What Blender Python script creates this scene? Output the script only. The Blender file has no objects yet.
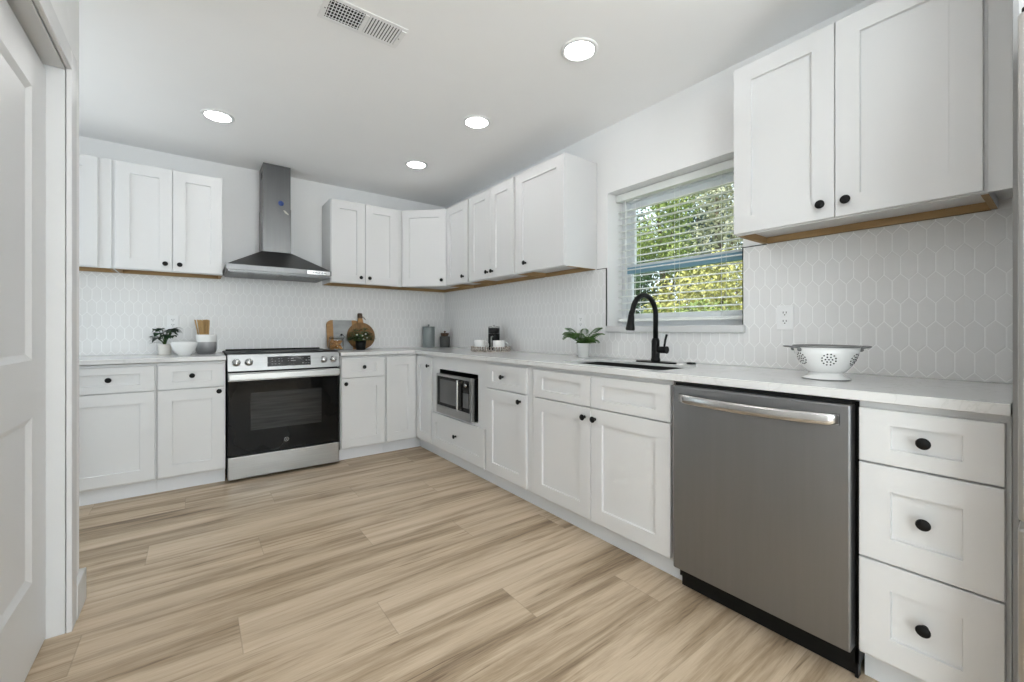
import bpy, bmesh, math, random
from math import sin, cos, pi, radians as R
from mathutils import Matrix, Vector

S = bpy.context.scene
COL = S.collection
random.seed(7)

# ------------------------------------------------------------------ camera, sky, sun, exposure
cd = bpy.data.cameras.new('camera'); cam = bpy.data.objects.new('camera', cd); COL.objects.link(cam)
cam.location = (-2.2777, -4.304, 1.1056)
cam.rotation_euler = (pi / 2, 0, -0.6444)
cd.sensor_fit = 'HORIZONTAL'; cd.sensor_width = 36
cd.lens = 422.68 * 36 / 1024
cd.shift_y = (330.22 - 341) / 1024
cd.clip_start = 0.02
S.camera = cam
S.view_settings.view_transform = 'Standard'; S.view_settings.look = 'None'
S.view_settings.gamma = 1.0; S.view_settings.use_curve_mapping = False
S.view_settings.exposure = 0.2
S.cycles.use_denoising = True
S.cycles.max_bounces = 10; S.cycles.diffuse_bounces = 6; S.cycles.glossy_bounces = 4
S.cycles.transparent_max_bounces = 12
S.cycles.sample_clamp_indirect = 6
S.cycles.caustics_reflective = False; S.cycles.caustics_refractive = False

W = bpy.data.worlds.new('sky'); S.world = W; W.use_nodes = True
bg = W.node_tree.nodes['Background']; bg.inputs[0].default_value = (0.80, 0.90, 1.0, 1); bg.inputs[1].default_value = 2.0

sd = bpy.data.lights.new('sun', 'SUN'); sd.energy = 6.0; sd.angle = R(0.6); sd.color = (1, .95, .84)
sun = bpy.data.objects.new('sun', sd); COL.objects.link(sun); sun.location = (-6, 3, 8)
sun.rotation_euler = Vector((0.36, 0.18, -0.91)).to_track_quat('-Z', 'Y').to_euler()

# fill lights outside unseen windows, both added to light the room; rear one first
ad = bpy.data.lights.new('rear_fill_light', 'AREA'); ad.shape = 'RECTANGLE'; ad.size = 2.1; ad.size_y = 1.5
ad.energy = 96; ad.color = (.93, .97, 1)
al = bpy.data.objects.new('rear_fill_light', ad); COL.objects.link(al)
al.location = (-1.35, -7.56, 1.45); al.rotation_euler = (R(90), 0, 0)
ad2 = bpy.data.lights.new('side_fill_light', 'AREA'); ad2.shape = 'RECTANGLE'; ad2.size = 1.7; ad2.size_y = 1.9  # added fill on the right-hand cabinet fronts, through an unseen side window
ad2.energy = 62; ad2.color = (.93, .97, 1)
al2 = bpy.data.objects.new('side_fill_light', ad2); COL.objects.link(al2)
al2.location = (-2.83, -6.05, 1.12); al2.rotation_euler = (R(90), 0, R(-90))
ad3 = bpy.data.lights.new('alcove_fill_light', 'AREA'); ad3.shape = 'RECTANGLE'; ad3.size = 1.4; ad3.size_y = 1.9  # added fill for the back run, through an unseen alcove window
ad3.energy = 5; ad3.color = (1, 1, .985)
al3 = bpy.data.objects.new('alcove_fill_light', ad3); COL.objects.link(al3)
al3.location = (-4.17, -.93, 1.12); al3.rotation_euler = (R(90), 0, R(-90))
LAMP_W = .55
UPLIGHT_W = 86

# ------------------------------------------------------------------ materials
def mat(name, col, rough=.5, metal=0., spec=.5, coat=0., emit=None, estr=0., trans=0.):
    m = bpy.data.materials.new(name); m.use_nodes = True
    b = m.node_tree.nodes['Principled BSDF']
    b.inputs['Base Color'].default_value = (*col, 1); b.inputs['Roughness'].default_value = rough
    b.inputs['Metallic'].default_value = metal; b.inputs['Specular IOR Level'].default_value = spec
    b.inputs['Coat Weight'].default_value = coat; b.inputs['Transmission Weight'].default_value = trans
    if emit: b.inputs['Emission Color'].default_value = (*emit, 1); b.inputs['Emission Strength'].default_value = estr
    return m
def nd(m, t, **k):
    n = m.node_tree.nodes.new(t)
    for a, v in k.items(): setattr(n, a, v)
    return n
def lk(m, a, b): m.node_tree.links.new(a, b)
def bsdf(m): return m.node_tree.nodes['Principled BSDF']
def ramp(m, fac, stops):
    r = nd(m, 'ShaderNodeValToRGB'); e = r.color_ramp.elements
    while len(e) < len(stops): e.new(.5)
    for i, (p, c) in enumerate(stops): e[i].position = p; e[i].color = (*c, 1)
    lk(m, fac, r.inputs[0]); return r.outputs[0]
def noise(m, scale, detail=3, vscale=None, rough=.5, coord='Object', dist=0.):
    tc = nd(m, 'ShaderNodeTexCoord'); v = tc.outputs[coord]
    if vscale:
        mp = nd(m, 'ShaderNodeMapping'); mp.inputs['Scale'].default_value = vscale
        lk(m, v, mp.inputs['Vector']); v = mp.outputs[0]
    n = nd(m, 'ShaderNodeTexNoise'); n.inputs['Scale'].default_value = scale; n.inputs['Detail'].default_value = detail
    n.inputs['Roughness'].default_value = rough; n.inputs['Distortion'].default_value = dist
    lk(m, v, n.inputs['Vector']); return n.outputs['Fac']
def bump(m, h, strength=.1, dist=.01):
    b = nd(m, 'ShaderNodeBump'); b.inputs['Strength'].default_value = strength; b.inputs['Distance'].default_value = dist
    lk(m, h, b.inputs['Height']); lk(m, b.outputs[0], bsdf(m).inputs['Normal'])
def varied(name, c0, c1, scale=4, vscale=None, bstr=0., **k):
    m = mat(name, c0, **k); f = noise(m, scale, 4, vscale)
    lk(m, ramp(m, f, [(.3, c0), (.7, c1)]), bsdf(m).inputs['Base Color'])
    if bstr: bump(m, f, bstr, .002)
    return m

M = {}
M['wall'] = varied('wall_paint', (.82, .82, .82), (.835, .835, .835), 3, rough=.75, bstr=.03)
M['ceil'] = varied('ceiling_paint', (.895, .895, .895), (.905, .905, .905), 5, rough=.85, bstr=.04)
M['cab'] = varied('cabinet_paint', (.65, .65, .65), (.665, .665, .665), 2, rough=.38)
M['trim'] = varied('trim_paint', (.63, .63, .63), (.65, .65, .65), 2, rough=.4)
M['kick'] = varied('toe_kick_paint', (.70, .715, .74), (.73, .745, .77), 2, rough=.5)
M['white'] = varied('white_plastic', (.82, .82, .82), (.84, .84, .84), 6, rough=.35)
M['vinyl'] = varied('window_vinyl', (.78, .80, .82), (.80, .82, .84), 6, rough=.35)
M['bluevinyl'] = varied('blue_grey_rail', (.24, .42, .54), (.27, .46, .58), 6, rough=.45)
M['slat'] = varied('blind_slat', (.80, .82, .80), (.83, .85, .83), 6, rough=.45)
M['ceramic'] = varied('white_ceramic', (.78, .78, .77), (.82, .82, .81), 8, rough=.25)
M['cream'] = varied('cream_ceramic', (.70, .67, .62), (.75, .72, .68), 8, rough=.45)
M['blackmetal'] = varied('matte_black_metal', (.004, .004, .004), (.007, .007, .007), 9, rough=.5, spec=.2)
M['black'] = varied('black_plastic', (.004, .004, .004), (.006, .006, .006), 9, rough=.45, spec=.2)
M['cooktop'] = varied('cooktop_glass', (.004, .004, .004), (.006, .006, .006), 5, rough=.4, spec=.06)
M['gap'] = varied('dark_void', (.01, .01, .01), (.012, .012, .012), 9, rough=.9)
M['rawwood'] = varied('raw_plywood', (.30, .18, .075), (.40, .26, .12), 5, (1, 1, 12), rough=.7)
M['sinksteel'] = varied('sink_dark_steel', (.012, .012, .012), (.018, .018, .018), 9, rough=.4, spec=.3)
M['dark'] = varied('dark_ceramic', (.055, .056, .055), (.07, .071, .07), 9, rough=.45)
M['sage'] = varied('grey_green_enamel', (.23, .26, .26), (.26, .29, .29), 6, rough=.4)
M['wood1'] = varied('honey_wood', (.30, .15, .045), (.42, .23, .08), 6, (3, 1, 30), rough=.5)
M['wood2'] = varied('walnut_wood', (.13, .06, .018), (.26, .14, .04), 6, (14, 1, 2), rough=.5)
M['wood3'] = varied('dark_handle_wood', (.06, .03, .015), (.10, .05, .025), 6, (10, 1, 2), rough=.55)
M['bamboo'] = varied('bamboo', (.42, .26, .10), (.55, .36, .16), 30, (1, 1, .1), rough=.6)
M['slate'] = varied('grey_marble', (.30, .31, .31), (.42, .43, .43), 9, (1, 1, 2), rough=.4)
M['leather'] = varied('leather_cord', (.12, .07, .04), (.16, .1, .06), 9, rough=.7)
M['leafdark'] = varied('dark_leaf', (.008, .028, .012), (.02, .06, .022), 30, rough=.4)
M['leaffern'] = varied('fern_leaf', (.03, .10, .015), (.11, .22, .045), 18, rough=.45)
M['leafherb'] = varied('herb_leaf', (.012, .04, .01), (.06, .12, .025), 40, rough=.5)
M['soil'] = varied('soil', (.02, .015, .01), (.04, .03, .02), 60, rough=.95)
M['nuts'] = varied('caramel_biscuits', (.30, .12, .035), (.55, .30, .11), 30, rough=.6)
M['bead'] = varied('whitewashed_beads', (.16, .13, .11), (.55, .50, .45), 60, rough=.7)
M['rim'] = varied('grey_enamel_rim', (.20, .20, .20), (.25, .25, .25), 9, rough=.35, metal=.4)
M['blueink'] = varied('blue_label', (.02, .05, .20), (.03, .07, .25), 30, rough=.4)
M['paleink'] = varied('pale_label', (.45, .42, .36), (.5, .47, .4), 30, rough=.4)
M['mark'] = varied('pale_print', (.22, .22, .22), (.26, .26, .26), 30, rough=.4)
M['bark'] = varied('bark', (.06, .045, .03), (.13, .10, .07), 20, (1, 1, .2), rough=.95, bstr=.3)
M['lawn'] = varied('lawn', (.10, .14, .03), (.22, .24, .08), 14, rough=.95)

def steel(name, lo, hi, rough, vs):
    m = mat(name, lo, rough, 1.0); f = noise(m, 1.0, 4, vs, .6)
    lk(m, ramp(m, f, [(.3, lo), (.7, hi)]), bsdf(m).inputs['Base Color'])
    mr = nd(m, 'ShaderNodeMapRange'); mr.inputs['To Min'].default_value = rough - .06; mr.inputs['To Max'].default_value = rough + .06
    lk(m, f, mr.inputs['Value']); lk(m, mr.outputs[0], bsdf(m).inputs['Roughness'])
    bump(m, f, .02, .001)
    return m
M['steel'] = steel('brushed_steel', (.34, .34, .335), (.40, .40, .395), .30, (3, 3, 160))
M['steeldark'] = steel('dark_brushed_steel', (.243, .245, .253), (.258, .26, .268), .42, (60, 60, 2))
M['hoodsteel'] = steel('hood_steel', (.135, .135, .135), (.155, .155, .155), .36, (60, 60, 2))
M['panelsteel'] = steel('panel_steel', (.22, .22, .217), (.26, .26, .257), .34, (3, 3, 120))
M['chrome'] = steel('polished_steel', (.50, .50, .495), (.56, .56, .555), .2, (20, 20, 20))
M['fridge'] = steel('fridge_steel', (.40, .39, .375), (.46, .45, .43), .34, (160, 160, 3))
M['panelgrey'] = varied('pale_grey_panel', (.31, .31, .305), (.33, .33, .325), 6, rough=.8, spec=.1)
M['casegrey'] = varied('grey_case', (.30, .30, .295), (.33, .33, .325), 6, rough=.5)

m = mat('black_glass', (.003, .003, .003), .07, 0, .16); M['blackglass'] = m
f = noise(m, 2.0, 2); lk(m, ramp(m, f, [(.3, (.003, .003, .003)), (.7, (.006, .006, .006))]), bsdf(m).inputs['Base Color'])
m = mat('oven_window', (.02, .02, .02), .12, 0, .2); M['ovenwin'] = m
f = noise(m, 1.0, 2, (4, 4, 60)); lk(m, ramp(m, f, [(.3, (.014, .014, .014)), (.7, (.035, .035, .034))]), bsdf(m).inputs['Base Color'])
m = mat('microwave_window', (.08, .08, .08), .2, 0, .3); M['microwin'] = m
f = noise(m, 3.0, 2); lk(m, ramp(m, f, [(.3, (.085, .085, .085)), (.7, (.12, .12, .12))]), bsdf(m).inputs['Base Color'])
m = mat('lamp_lens', (.9, .9, .9), .5, 0, .5, 0, (1, .985, .96), 5.0); M['lens'] = m

def thin_glass(name, tint, refl):
    m = bpy.data.materials.new(name); m.use_nodes = True; nt = m.node_tree; nt.nodes.clear()
    o = nd(m, 'ShaderNodeOutputMaterial'); mx = nd(m, 'ShaderNodeMixShader')
    t = nd(m, 'ShaderNodeBsdfTransparent'); g = nd(m, 'ShaderNodeBsdfGlossy')
    t.inputs[0].default_value = (*tint, 1); g.inputs['Roughness'].default_value = .02
    fr = nd(m, 'ShaderNodeFresnel'); fr.inputs[0].default_value = 1.25
    ml = nd(m, 'ShaderNodeMath', operation='MULTIPLY'); ml.inputs[1].default_value = refl
    lk(m, fr.outputs[0], ml.inputs[0]); lk(m, ml.outputs[0], mx.inputs[0])
    lk(m, t.outputs[0], mx.inputs[1]); lk(m, g.outputs[0], mx.inputs[2]); lk(m, mx.outputs[0], o.inputs[0])
    return m
M['glass'] = thin_glass('window_glass', (.97, .99, .98), .8)
M['jarglass'] = thin_glass('jar_glass', (.97, .98, .97), .6)

# quartz worktop: white with faint grey veins
m = mat('quartz', (.8, .8, .8), .16, 0, .5); M['quartz'] = m
f = noise(m, 2.2, 6, (1, 1, 1), .6, 'Object', 1.6)
lk(m, ramp(m, f, [(.40, (.65, .65, .645)), (.485, (.665, .665, .66)), (.50, (.60, .60, .59)), (.515, (.665, .665, .66)), (.7, (.67, .67, .67))]), bsdf(m).inputs['Base Color'])

# tiles and grout
m = mat('glazed_tile', (.7, .7, .7), .38, 0, .35); M['tile'] = m
f = noise(m, 9, 3); lk(m, ramp(m, f, [(.3, (.745, .74, .735)), (.7, (.77, .765, .76))]), bsdf(m).inputs['Base Color'])
M['grout'] = varied('white_grout', (.89, .89, .885), (.91, .91, .905), 40, rough=.9)

# wood plank floor: planks run along x, 0.23 wide, 1.52 long, stepping 0.46 per row
m = mat('plank_floor', (.4, .3, .2), .42, 0, .4); M['floor'] = m
def mth(op, a, b=None):
    n = nd(m, 'ShaderNodeMath', operation=op)
    for i, v in enumerate((a, b)):
        if v is None: continue
        if isinstance(v, (int, float)): n.inputs[i].default_value = v
        else: lk(m, v, n.inputs[i])
    return n.outputs[0]
tc = nd(m, 'ShaderNodeTexCoord'); sx = nd(m, 'ShaderNodeSeparateXYZ'); lk(m, tc.outputs['Object'], sx.inputs[0])
yy = mth('DIVIDE', mth('SUBTRACT', -2.37, sx.outputs[1]), .23); row = mth('FLOOR', yy); fy = mth('SUBTRACT', yy, row)
xx = mth('DIVIDE', mth('SUBTRACT', mth('ADD', sx.outputs[0], 2.144), mth('MULTIPLY', row, .46)), 1.52)
colm = mth('FLOOR', xx); fx = mth('SUBTRACT', xx, colm)
cv = nd(m, 'ShaderNodeCombineXYZ'); lk(m, row, cv.inputs[0]); lk(m, colm, cv.inputs[1])
wn = nd(m, 'ShaderNodeTexWhiteNoise', noise_dimensions='3D'); lk(m, cv.outputs[0], wn.inputs['Vector'])
gx = mth('ADD', sx.outputs[0], mth('MULTIPLY', wn.outputs['Value'], 37.0))
gv = nd(m, 'ShaderNodeCombineXYZ'); lk(m, mth('MULTIPLY', gx, 1.0), gv.inputs[0]); lk(m, sx.outputs[1], gv.inputs[1]); lk(m, mth('MULTIPLY', wn.outputs['Value'], 11.0), gv.inputs[2])
def gnoise(sx_, sy_, det, dist, rg=.55):
    mp = nd(m, 'ShaderNodeMapping'); mp.inputs['Scale'].default_value = (sx_, sy_, 1); lk(m, gv.outputs[0], mp.inputs[0])
    n = nd(m, 'ShaderNodeTexNoise'); n.inputs['Scale'].default_value = 1; n.inputs['Detail'].default_value = det
    n.inputs['Distortion'].default_value = dist; n.inputs['Roughness'].default_value = rg; lk(m, mp.outputs[0], n.inputs[0]); return n.outputs['Fac']
n1 = gnoise(.7, 7.5, 5, .6, .6); n2 = gnoise(9, 210, 4, .3, .7); n3 = gnoise(1.2, 26, 4, .9, .6)
tone = mth('ADD', mth('ADD', mth('MULTIPLY', n1, .62), mth('MULTIPLY', n2, .16)), mth('MULTIPLY', n3, .26))
tone = mth('ADD', mth('SUBTRACT', tone, .02), mth('MULTIPLY', mth('SUBTRACT', wn.outputs['Value'], .5), .07))
n4 = gnoise(2.4, 46, 3, .8, .5); stk = nd(m, 'ShaderNodeMapRange'); stk.inputs['From Min'].default_value = .62; stk.inputs['From Max'].default_value = .74; stk.inputs['To Max'].default_value = .10; lk(m, n4, stk.inputs['Value'])
tone = mth('SUBTRACT', tone, stk.outputs[0])
c = ramp(m, tone, [(.35, (.15, .10, .058)), (.44, (.33, .245, .16)), (.52, (.48, .375, .265)), (.64, (.60, .485, .36))])
e1 = mth('LESS_THAN', mth('MINIMUM', fy, mth('SUBTRACT', 1.0, fy)), .006)
e2 = mth('LESS_THAN', mth('MINIMUM', fx, mth('SUBTRACT', 1.0, fx)), .0012)
ed = mth('MULTIPLY', mth('MAXIMUM', e1, e2), .28)
mixn = nd(m, 'ShaderNodeMix', data_type='RGBA'); lk(m, ed, mixn.inputs[0]); lk(m, c, mixn.inputs[6]); mixn.inputs[7].default_value = (.12, .09, .06, 1)
lk(m, mixn.outputs[2], bsdf(m).inputs['Base Color']); bump(m, n2, .05, .002)

# utensil crock: white top over a grey fading glaze (object space, base at z = 0)
m = mat('dipped_glaze', (.5, .5, .5), .35); M['dipped'] = m
tc = nd(m, 'ShaderNodeTexCoord'); sx = nd(m, 'ShaderNodeSeparateXYZ'); lk(m, tc.outputs['Object'], sx.inputs[0])
mr = nd(m, 'ShaderNodeMapRange'); mr.inputs['From Max'].default_value = .16; lk(m, sx.outputs[2], mr.inputs[0])
lk(m, ramp(m, mr.outputs[0], [(0, (.16, .16, .165)), (.30, (.20, .20, .205)), (.58, (.36, .36, .365)), (.60, (.80, .80, .79)), (1, (.82, .82, .81))]), bsdf(m).inputs['Base Color'])

# ------------------------------------------------------------------ mesh helpers
WL = {}
class MB:
    def __init__(s): s.v = []; s.f = []; s.mi = []; s.cur = 0; s.X = None; s.sm = []
    def add(s, vs, fs, smooth=False):
        o = len(s.v)
        for p in vs:
            p = Vector(p); s.v.append(s.X @ p if s.X else p)
        for q in fs: s.f.append(tuple(i + o for i in q)); s.mi.append(s.cur); s.sm.append(smooth)
        return s
    def box(s, x0, x1, y0, y1, z0, z1, bev=0.):
        x0, x1 = min(x0, x1), max(x0, x1); y0, y1 = min(y0, y1), max(y0, y1); z0, z1 = min(z0, z1), max(z0, z1)
        vs = [(x, y, z) for z in (z0, z1) for y in (y0, y1) for x in (x0, x1)]
        fs = [(0, 2, 3, 1), (4, 5, 7, 6), (0, 1, 5, 4), (2, 6, 7, 3), (0, 4, 6, 2), (1, 3, 7, 5)]
        if not bev: return s.add(vs, fs)
        b = bmesh.new(); bv = [b.verts.new(p) for p in vs]
        for q in fs: b.faces.new([bv[i] for i in q])
        bmesh.ops.bevel(b, geom=b.edges[:], offset=bev, segments=2, profile=.5, affect='EDGES')
        b.verts.index_update()
        s.add([v.co[:] for v in b.verts], [[v.index for v in q.verts] for q in b.faces]); b.free(); return s
    def prism(s, poly, h0, h1, axis='z'):
        n = len(poly); P = {'z': lambda p, h: (p[0], p[1], h), 'y': lambda p, h: (p[0], h, p[1]), 'x': lambda p, h: (h, p[0], p[1])}[axis]
        vs = [P(p, h0) for p in poly] + [P(p, h1) for p in poly]
        fs = [tuple(range(n))[::-1], tuple(range(n, 2 * n))] + [(i, (i + 1) % n, n + (i + 1) % n, n + i) for i in range(n)]
        return s.add(vs, fs)
    def lathe(s, prof, c=(0, 0, 0), n=32, ax='z', sq=1.):
        vs = []; fs = []
        for r, z in prof:
            for k in range(n):
                a = 2 * pi * k / n; p = (r * cos(a), r * sin(a) * sq, z)
                if ax == 'x': p = (p[2], p[0], p[1])
                elif ax == 'y': p = (p[0], p[2], p[1])
                vs.append((c[0] + p[0], c[1] + p[1], c[2] + p[2]))
        for j in range(len(prof) - 1):
            for k in range(n):
                a, b = j * n + k, j * n + (k + 1) % n; fs.append((a, b, b + n, a + n))
        s.add(vs, fs, True)
        for j, rev in ((0, True), (len(prof) - 1, False)):
            if prof[j][0] > 1e-5:
                q = [j * n + k for k in range(n)]; s.add(vs, [q[::-1] if rev else q])
        return s
    def tube(s, pts, rad, n=10, closed=False, sq=1.):
        pts = [Vector(p) for p in pts]; N = len(pts)
        rs = rad if isinstance(rad, (list, tuple)) else [rad] * N
        vs = []; fs = []; up = None
        for i, p in enumerate(pts):
            t = (pts[(i + 1) % N] - pts[i - 1]) if closed else (pts[min(i + 1, N - 1)] - pts[max(i - 1, 0)])
            t = t.normalized()
            if up is None: up = Vector((0, 0, 1)) if abs(t.z) < .9 else Vector((1, 0, 0))
            a = t.cross(up)
            if a.length < 1e-4: a = t.cross(Vector((0, 1, 0)))
            a.normalize(); b = a.cross(t).normalized(); up = b
            for k in range(n):
                g = 2 * pi * k / n; vs.append(p + a * cos(g) * rs[i] + b * sin(g) * rs[i] * sq)
        L = N if closed else N - 1
        for i in range(L):
            for k in range(n):
                i2 = (i + 1) % N; fs.append((i * n + k, i * n + (k + 1) % n, i2 * n + (k + 1) % n, i2 * n + k))
        s.add(vs, fs, True)
        if not closed: s.add(vs[:n] + vs[-n:], [tuple(range(n))[::-1], tuple(range(n, 2 * n))])
        return s
    def ball(s, c, r, nu=10, nv=7, sc=(1, 1, 1)):
        vs = []; fs = []
        for j in range(nv + 1):
            t = pi * j / nv
            for k in range(nu): vs.append((c[0] + r * sc[0] * sin(t) * cos(2 * pi * k / nu), c[1] + r * sc[1] * sin(t) * sin(2 * pi * k / nu), c[2] + r * sc[2] * cos(t)))
        for j in range(nv):
            for k in range(nu): a, b = j * nu + k, j * nu + (k + 1) % nu; fs.append((a, a + nu, b + nu, b))
        return s.add(vs, fs, True)
    def build(s, name, m, parent=None, loc=None):
        me = bpy.data.meshes.new(name); o = bpy.data.objects.new(name, me); COL.objects.link(o)
        if parent is not None:
            off = WL[parent.name]; o.parent = parent
        else:
            off = Vector(loc) if loc else Vector((0, 0, 0)); o.location = off
        WL[o.name] = off
        me.from_pydata([tuple(p - off) for p in s.v], [], s.f)
        for x in (m if isinstance(m, (list, tuple)) else [m]): me.materials.append(x)
        me.polygons.foreach_set('material_index', s.mi); me.polygons.foreach_set('use_smooth', s.sm)
        b = bmesh.new(); b.from_mesh(me); bmesh.ops.remove_doubles(b, verts=b.verts, dist=1e-6)
        bmesh.ops.recalc_face_normals(b, faces=b.faces) if len(b.faces) < 6000 else None
        b.to_mesh(me); b.free(); me.update(); return o
def thing(name, label, cat, loc, group=None, kind=None):
    o = bpy.data.objects.new(name, None); COL.objects.link(o); o.location = loc; o.empty_display_size = .05
    WL[o.name] = Vector(loc); return tag(o, label, cat, group, kind)
def tag(o, label=None, cat=None, group=None, kind=None):
    if label: o['label'] = label
    if cat: o['category'] = cat
    if group: o['group'] = group
    if kind: o['kind'] = kind
    return o
def struct(name, mb, m, label=None):
    o = mb.build(name, m); o['kind'] = 'structure'
    if label: o['label'] = label
    return o
def copy_tree(o, parent=None):
    c = o.copy(); COL.objects.link(c)
    if parent: c.parent = parent
    for ch in list(o.children): copy_tree(ch, c)
    return c

# ------------------------------------------------------------------ the room
H = 2.505; T = .92
WT = .26
OY0, OY1, OZ0, OZ1 = -3.27, -2.37, 1.09, 2.05      # kitchen window opening
REAR = -7.4
mb = MB(); mb.box(-4.0, WT, REAR, 0.12, -.05, 0); struct('floor', mb, M['floor'])
mb = MB(); mb.box(-4.0, WT, REAR - .12, 0.12, H, H + .1); struct('ceiling', mb, M['ceil'])
mb = MB(); mb.box(-5.5, .62, REAR - 1.3, .7, H + .102, H + .22); struct('sun_shade_roof', mb, M['trim'])  # unseen slab with wide eaves, added to keep sun out of the alcove
mb = MB(); mb.box(-4.0, WT, 0, .12, 0, H); struct('wall_back', mb, M['wall'])
mb = MB(); mb.box(0, WT, OY1, 0, 0, H); mb.box(0, WT, REAR, OY0, 0, H); mb.box(0, WT, OY0, OY1, 0, OZ0); mb.box(0, WT, OY0, OY1, OZ1, H)
struct('wall_right', mb, M['wall'])
LX = -2.652; LJ = -2.098; DY1 = -2.95; DZ = 2.055
mb = MB(); mb.box(LX - .12, LX, LJ + .026, -1.872, 0, H, .004); mb.box(LX - .12, LX, -5.15, DY1, 0, H); mb.box(LX - .12, LX, DY1, LJ + .026, DZ + .022, H); mb.box(LX - .12, LX, REAR, -6.95, 0, H); mb.box(LX - .12, LX, -6.95, -5.15, 2.12, H); mb.box(LX - .12, LX, -6.95, -5.15, 0, .1)
struct('wall_left', mb, M['wall'])
mb = MB(); mb.box(-4.12, -4.0, -1.872, -1.68, 0, H); mb.box(-4.12, -4.0, -.18, .12, 0, H); mb.box(-4.12, -4.0, -1.68, -.18, 0, .1); mb.box(-4.12, -4.0, -1.68, -.18, 2.12, H); mb.box(-4.12, LX - .12, -1.99, -1.872, 0, H); struct('wall_alcove', mb, M['wall'])
mb = MB(); RW = (-2.4, -.3, .7, 2.2)
mb.box(LX, RW[0], REAR - .12, REAR, 0, H); mb.box(RW[1], WT, REAR - .12, REAR, 0, H)
mb.box(RW[0], RW[1], REAR - .12, REAR, 0, RW[2]); mb.box(RW[0], RW[1], REAR - .12, REAR, RW[3], H); struct('wall_rear', mb, M['wall'])
w = thing('fill_window_rear', 'large unseen rear window added to light the kitchen', None, (-1.35, REAR, RW[2]), kind='structure')  # unseen opening put in for the rear fill light
mb = MB()
for x in (RW[0], -1.38, RW[1] - .06): mb.box(x, x + .06, REAR - .09, REAR - .03, RW[2], RW[3])
for z in (RW[2], RW[3] - .06): mb.box(RW[0], RW[1], REAR - .09, REAR - .03, z, z + .06)
mb.build('window_frame', M['vinyl'], w)
mb = MB(); mb.box(RW[0] + .05, RW[1] - .05, REAR - .062, REAR - .058, RW[2] + .05, RW[3] - .05); mb.build('glass_pane', M['glass'], w)

w = thing('fill_window_side', 'tall unseen side window added for fill behind the camera', None, (LX - .06, -6.05, .1), kind='structure')  # unseen opening put in for the side fill light
mb = MB()
for y in (-6.95, -6.08, -5.21): mb.box(LX - .09, LX - .03, y, y + .06, .1, 2.12)
for z in (.1, 2.06): mb.box(LX - .09, LX - .03, -6.95, -5.15, z, z + .06)
mb.build('window_frame', M['vinyl'], w)
mb = MB(); mb.box(LX - .062, LX - .058, -6.9, -5.2, .15, 2.07); mb.build('glass_pane', M['glass'], w)

w = thing('fill_window_alcove', 'tall unseen window added for fill at the far side of the alcove', None, (-4.06, -.93, .1), kind='structure')  # unseen opening put in for the alcove fill light
mb = MB()
for y in (-1.68, -.96, -.24): mb.box(-4.09, -4.03, y, y + .06, .1, 2.12)
for z in (.1, 2.06): mb.box(-4.09, -4.03, -1.68, -.18, z, z + .06)
mb.build('window_frame', M['vinyl'], w)
mb = MB(); mb.box(-4.062, -4.058, -1.63, -.23, .15, 2.07); mb.build('glass_pane', M['glass'], w)

# left doorway: jamb, casing, door
mb = MB(); t_ = .022; LW = LJ; LJ = LJ + .004
mb.box(-2.772, LX - .002, LJ - .001, LJ + t_, 0, DZ, .002); mb.box(-2.772, LX + .0165, DY1, DY1 + t_, 0, DZ, .002)
mb.box(-2.772, LX - .002, DY1, LJ, DZ, DZ + .021, .002)
mb.box(-2.757, -2.742, LJ - .013, LJ - .001, 0, DZ - .001); 
struct('trim_1', mb, M['trim'])
mb = MB(); mb.box(-2.757, -2.742, DY1 + t_, LJ - .0135, DZ - .022, DZ - .0005); struct('dark_gap_trim', mb, M['gap'])  # head stop coloured black to paint in the dark gap above the door
mb = MB(); cw = .075
mb.box(LX, LX + .016, LJ - .004, LJ + cw, 0, DZ + .004 + cw, .003); mb.box(LX, LX + .016, DY1 - cw, DY1 + t_ - .004, 0, DZ + .004 + cw, .003)
mb.box(LX, LX + .0155, DY1 + t_ - .004, LJ - .004, DZ + .004, DZ + .004 + cw, .003)
struct('trim_2', mb, M['trim'])
mb = MB(); mb.box(LX - .12, LX + .0185, -1.872, -1.856, 0, .13, .003); mb.box(LX, LX + .0185, LJ + cw, -1.86, 0, .13, .003)
mb.box(LX, LX + .0165, -5.15, DY1 - cw, 0, .13, .003)
struct('baseboard_left', mb, M['trim'])
mb = MB(); mb.box(LX, WT - .25, REAR, REAR + .015, 0, .13, .003); struct('baseboard_rear', mb, M['trim'])

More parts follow.
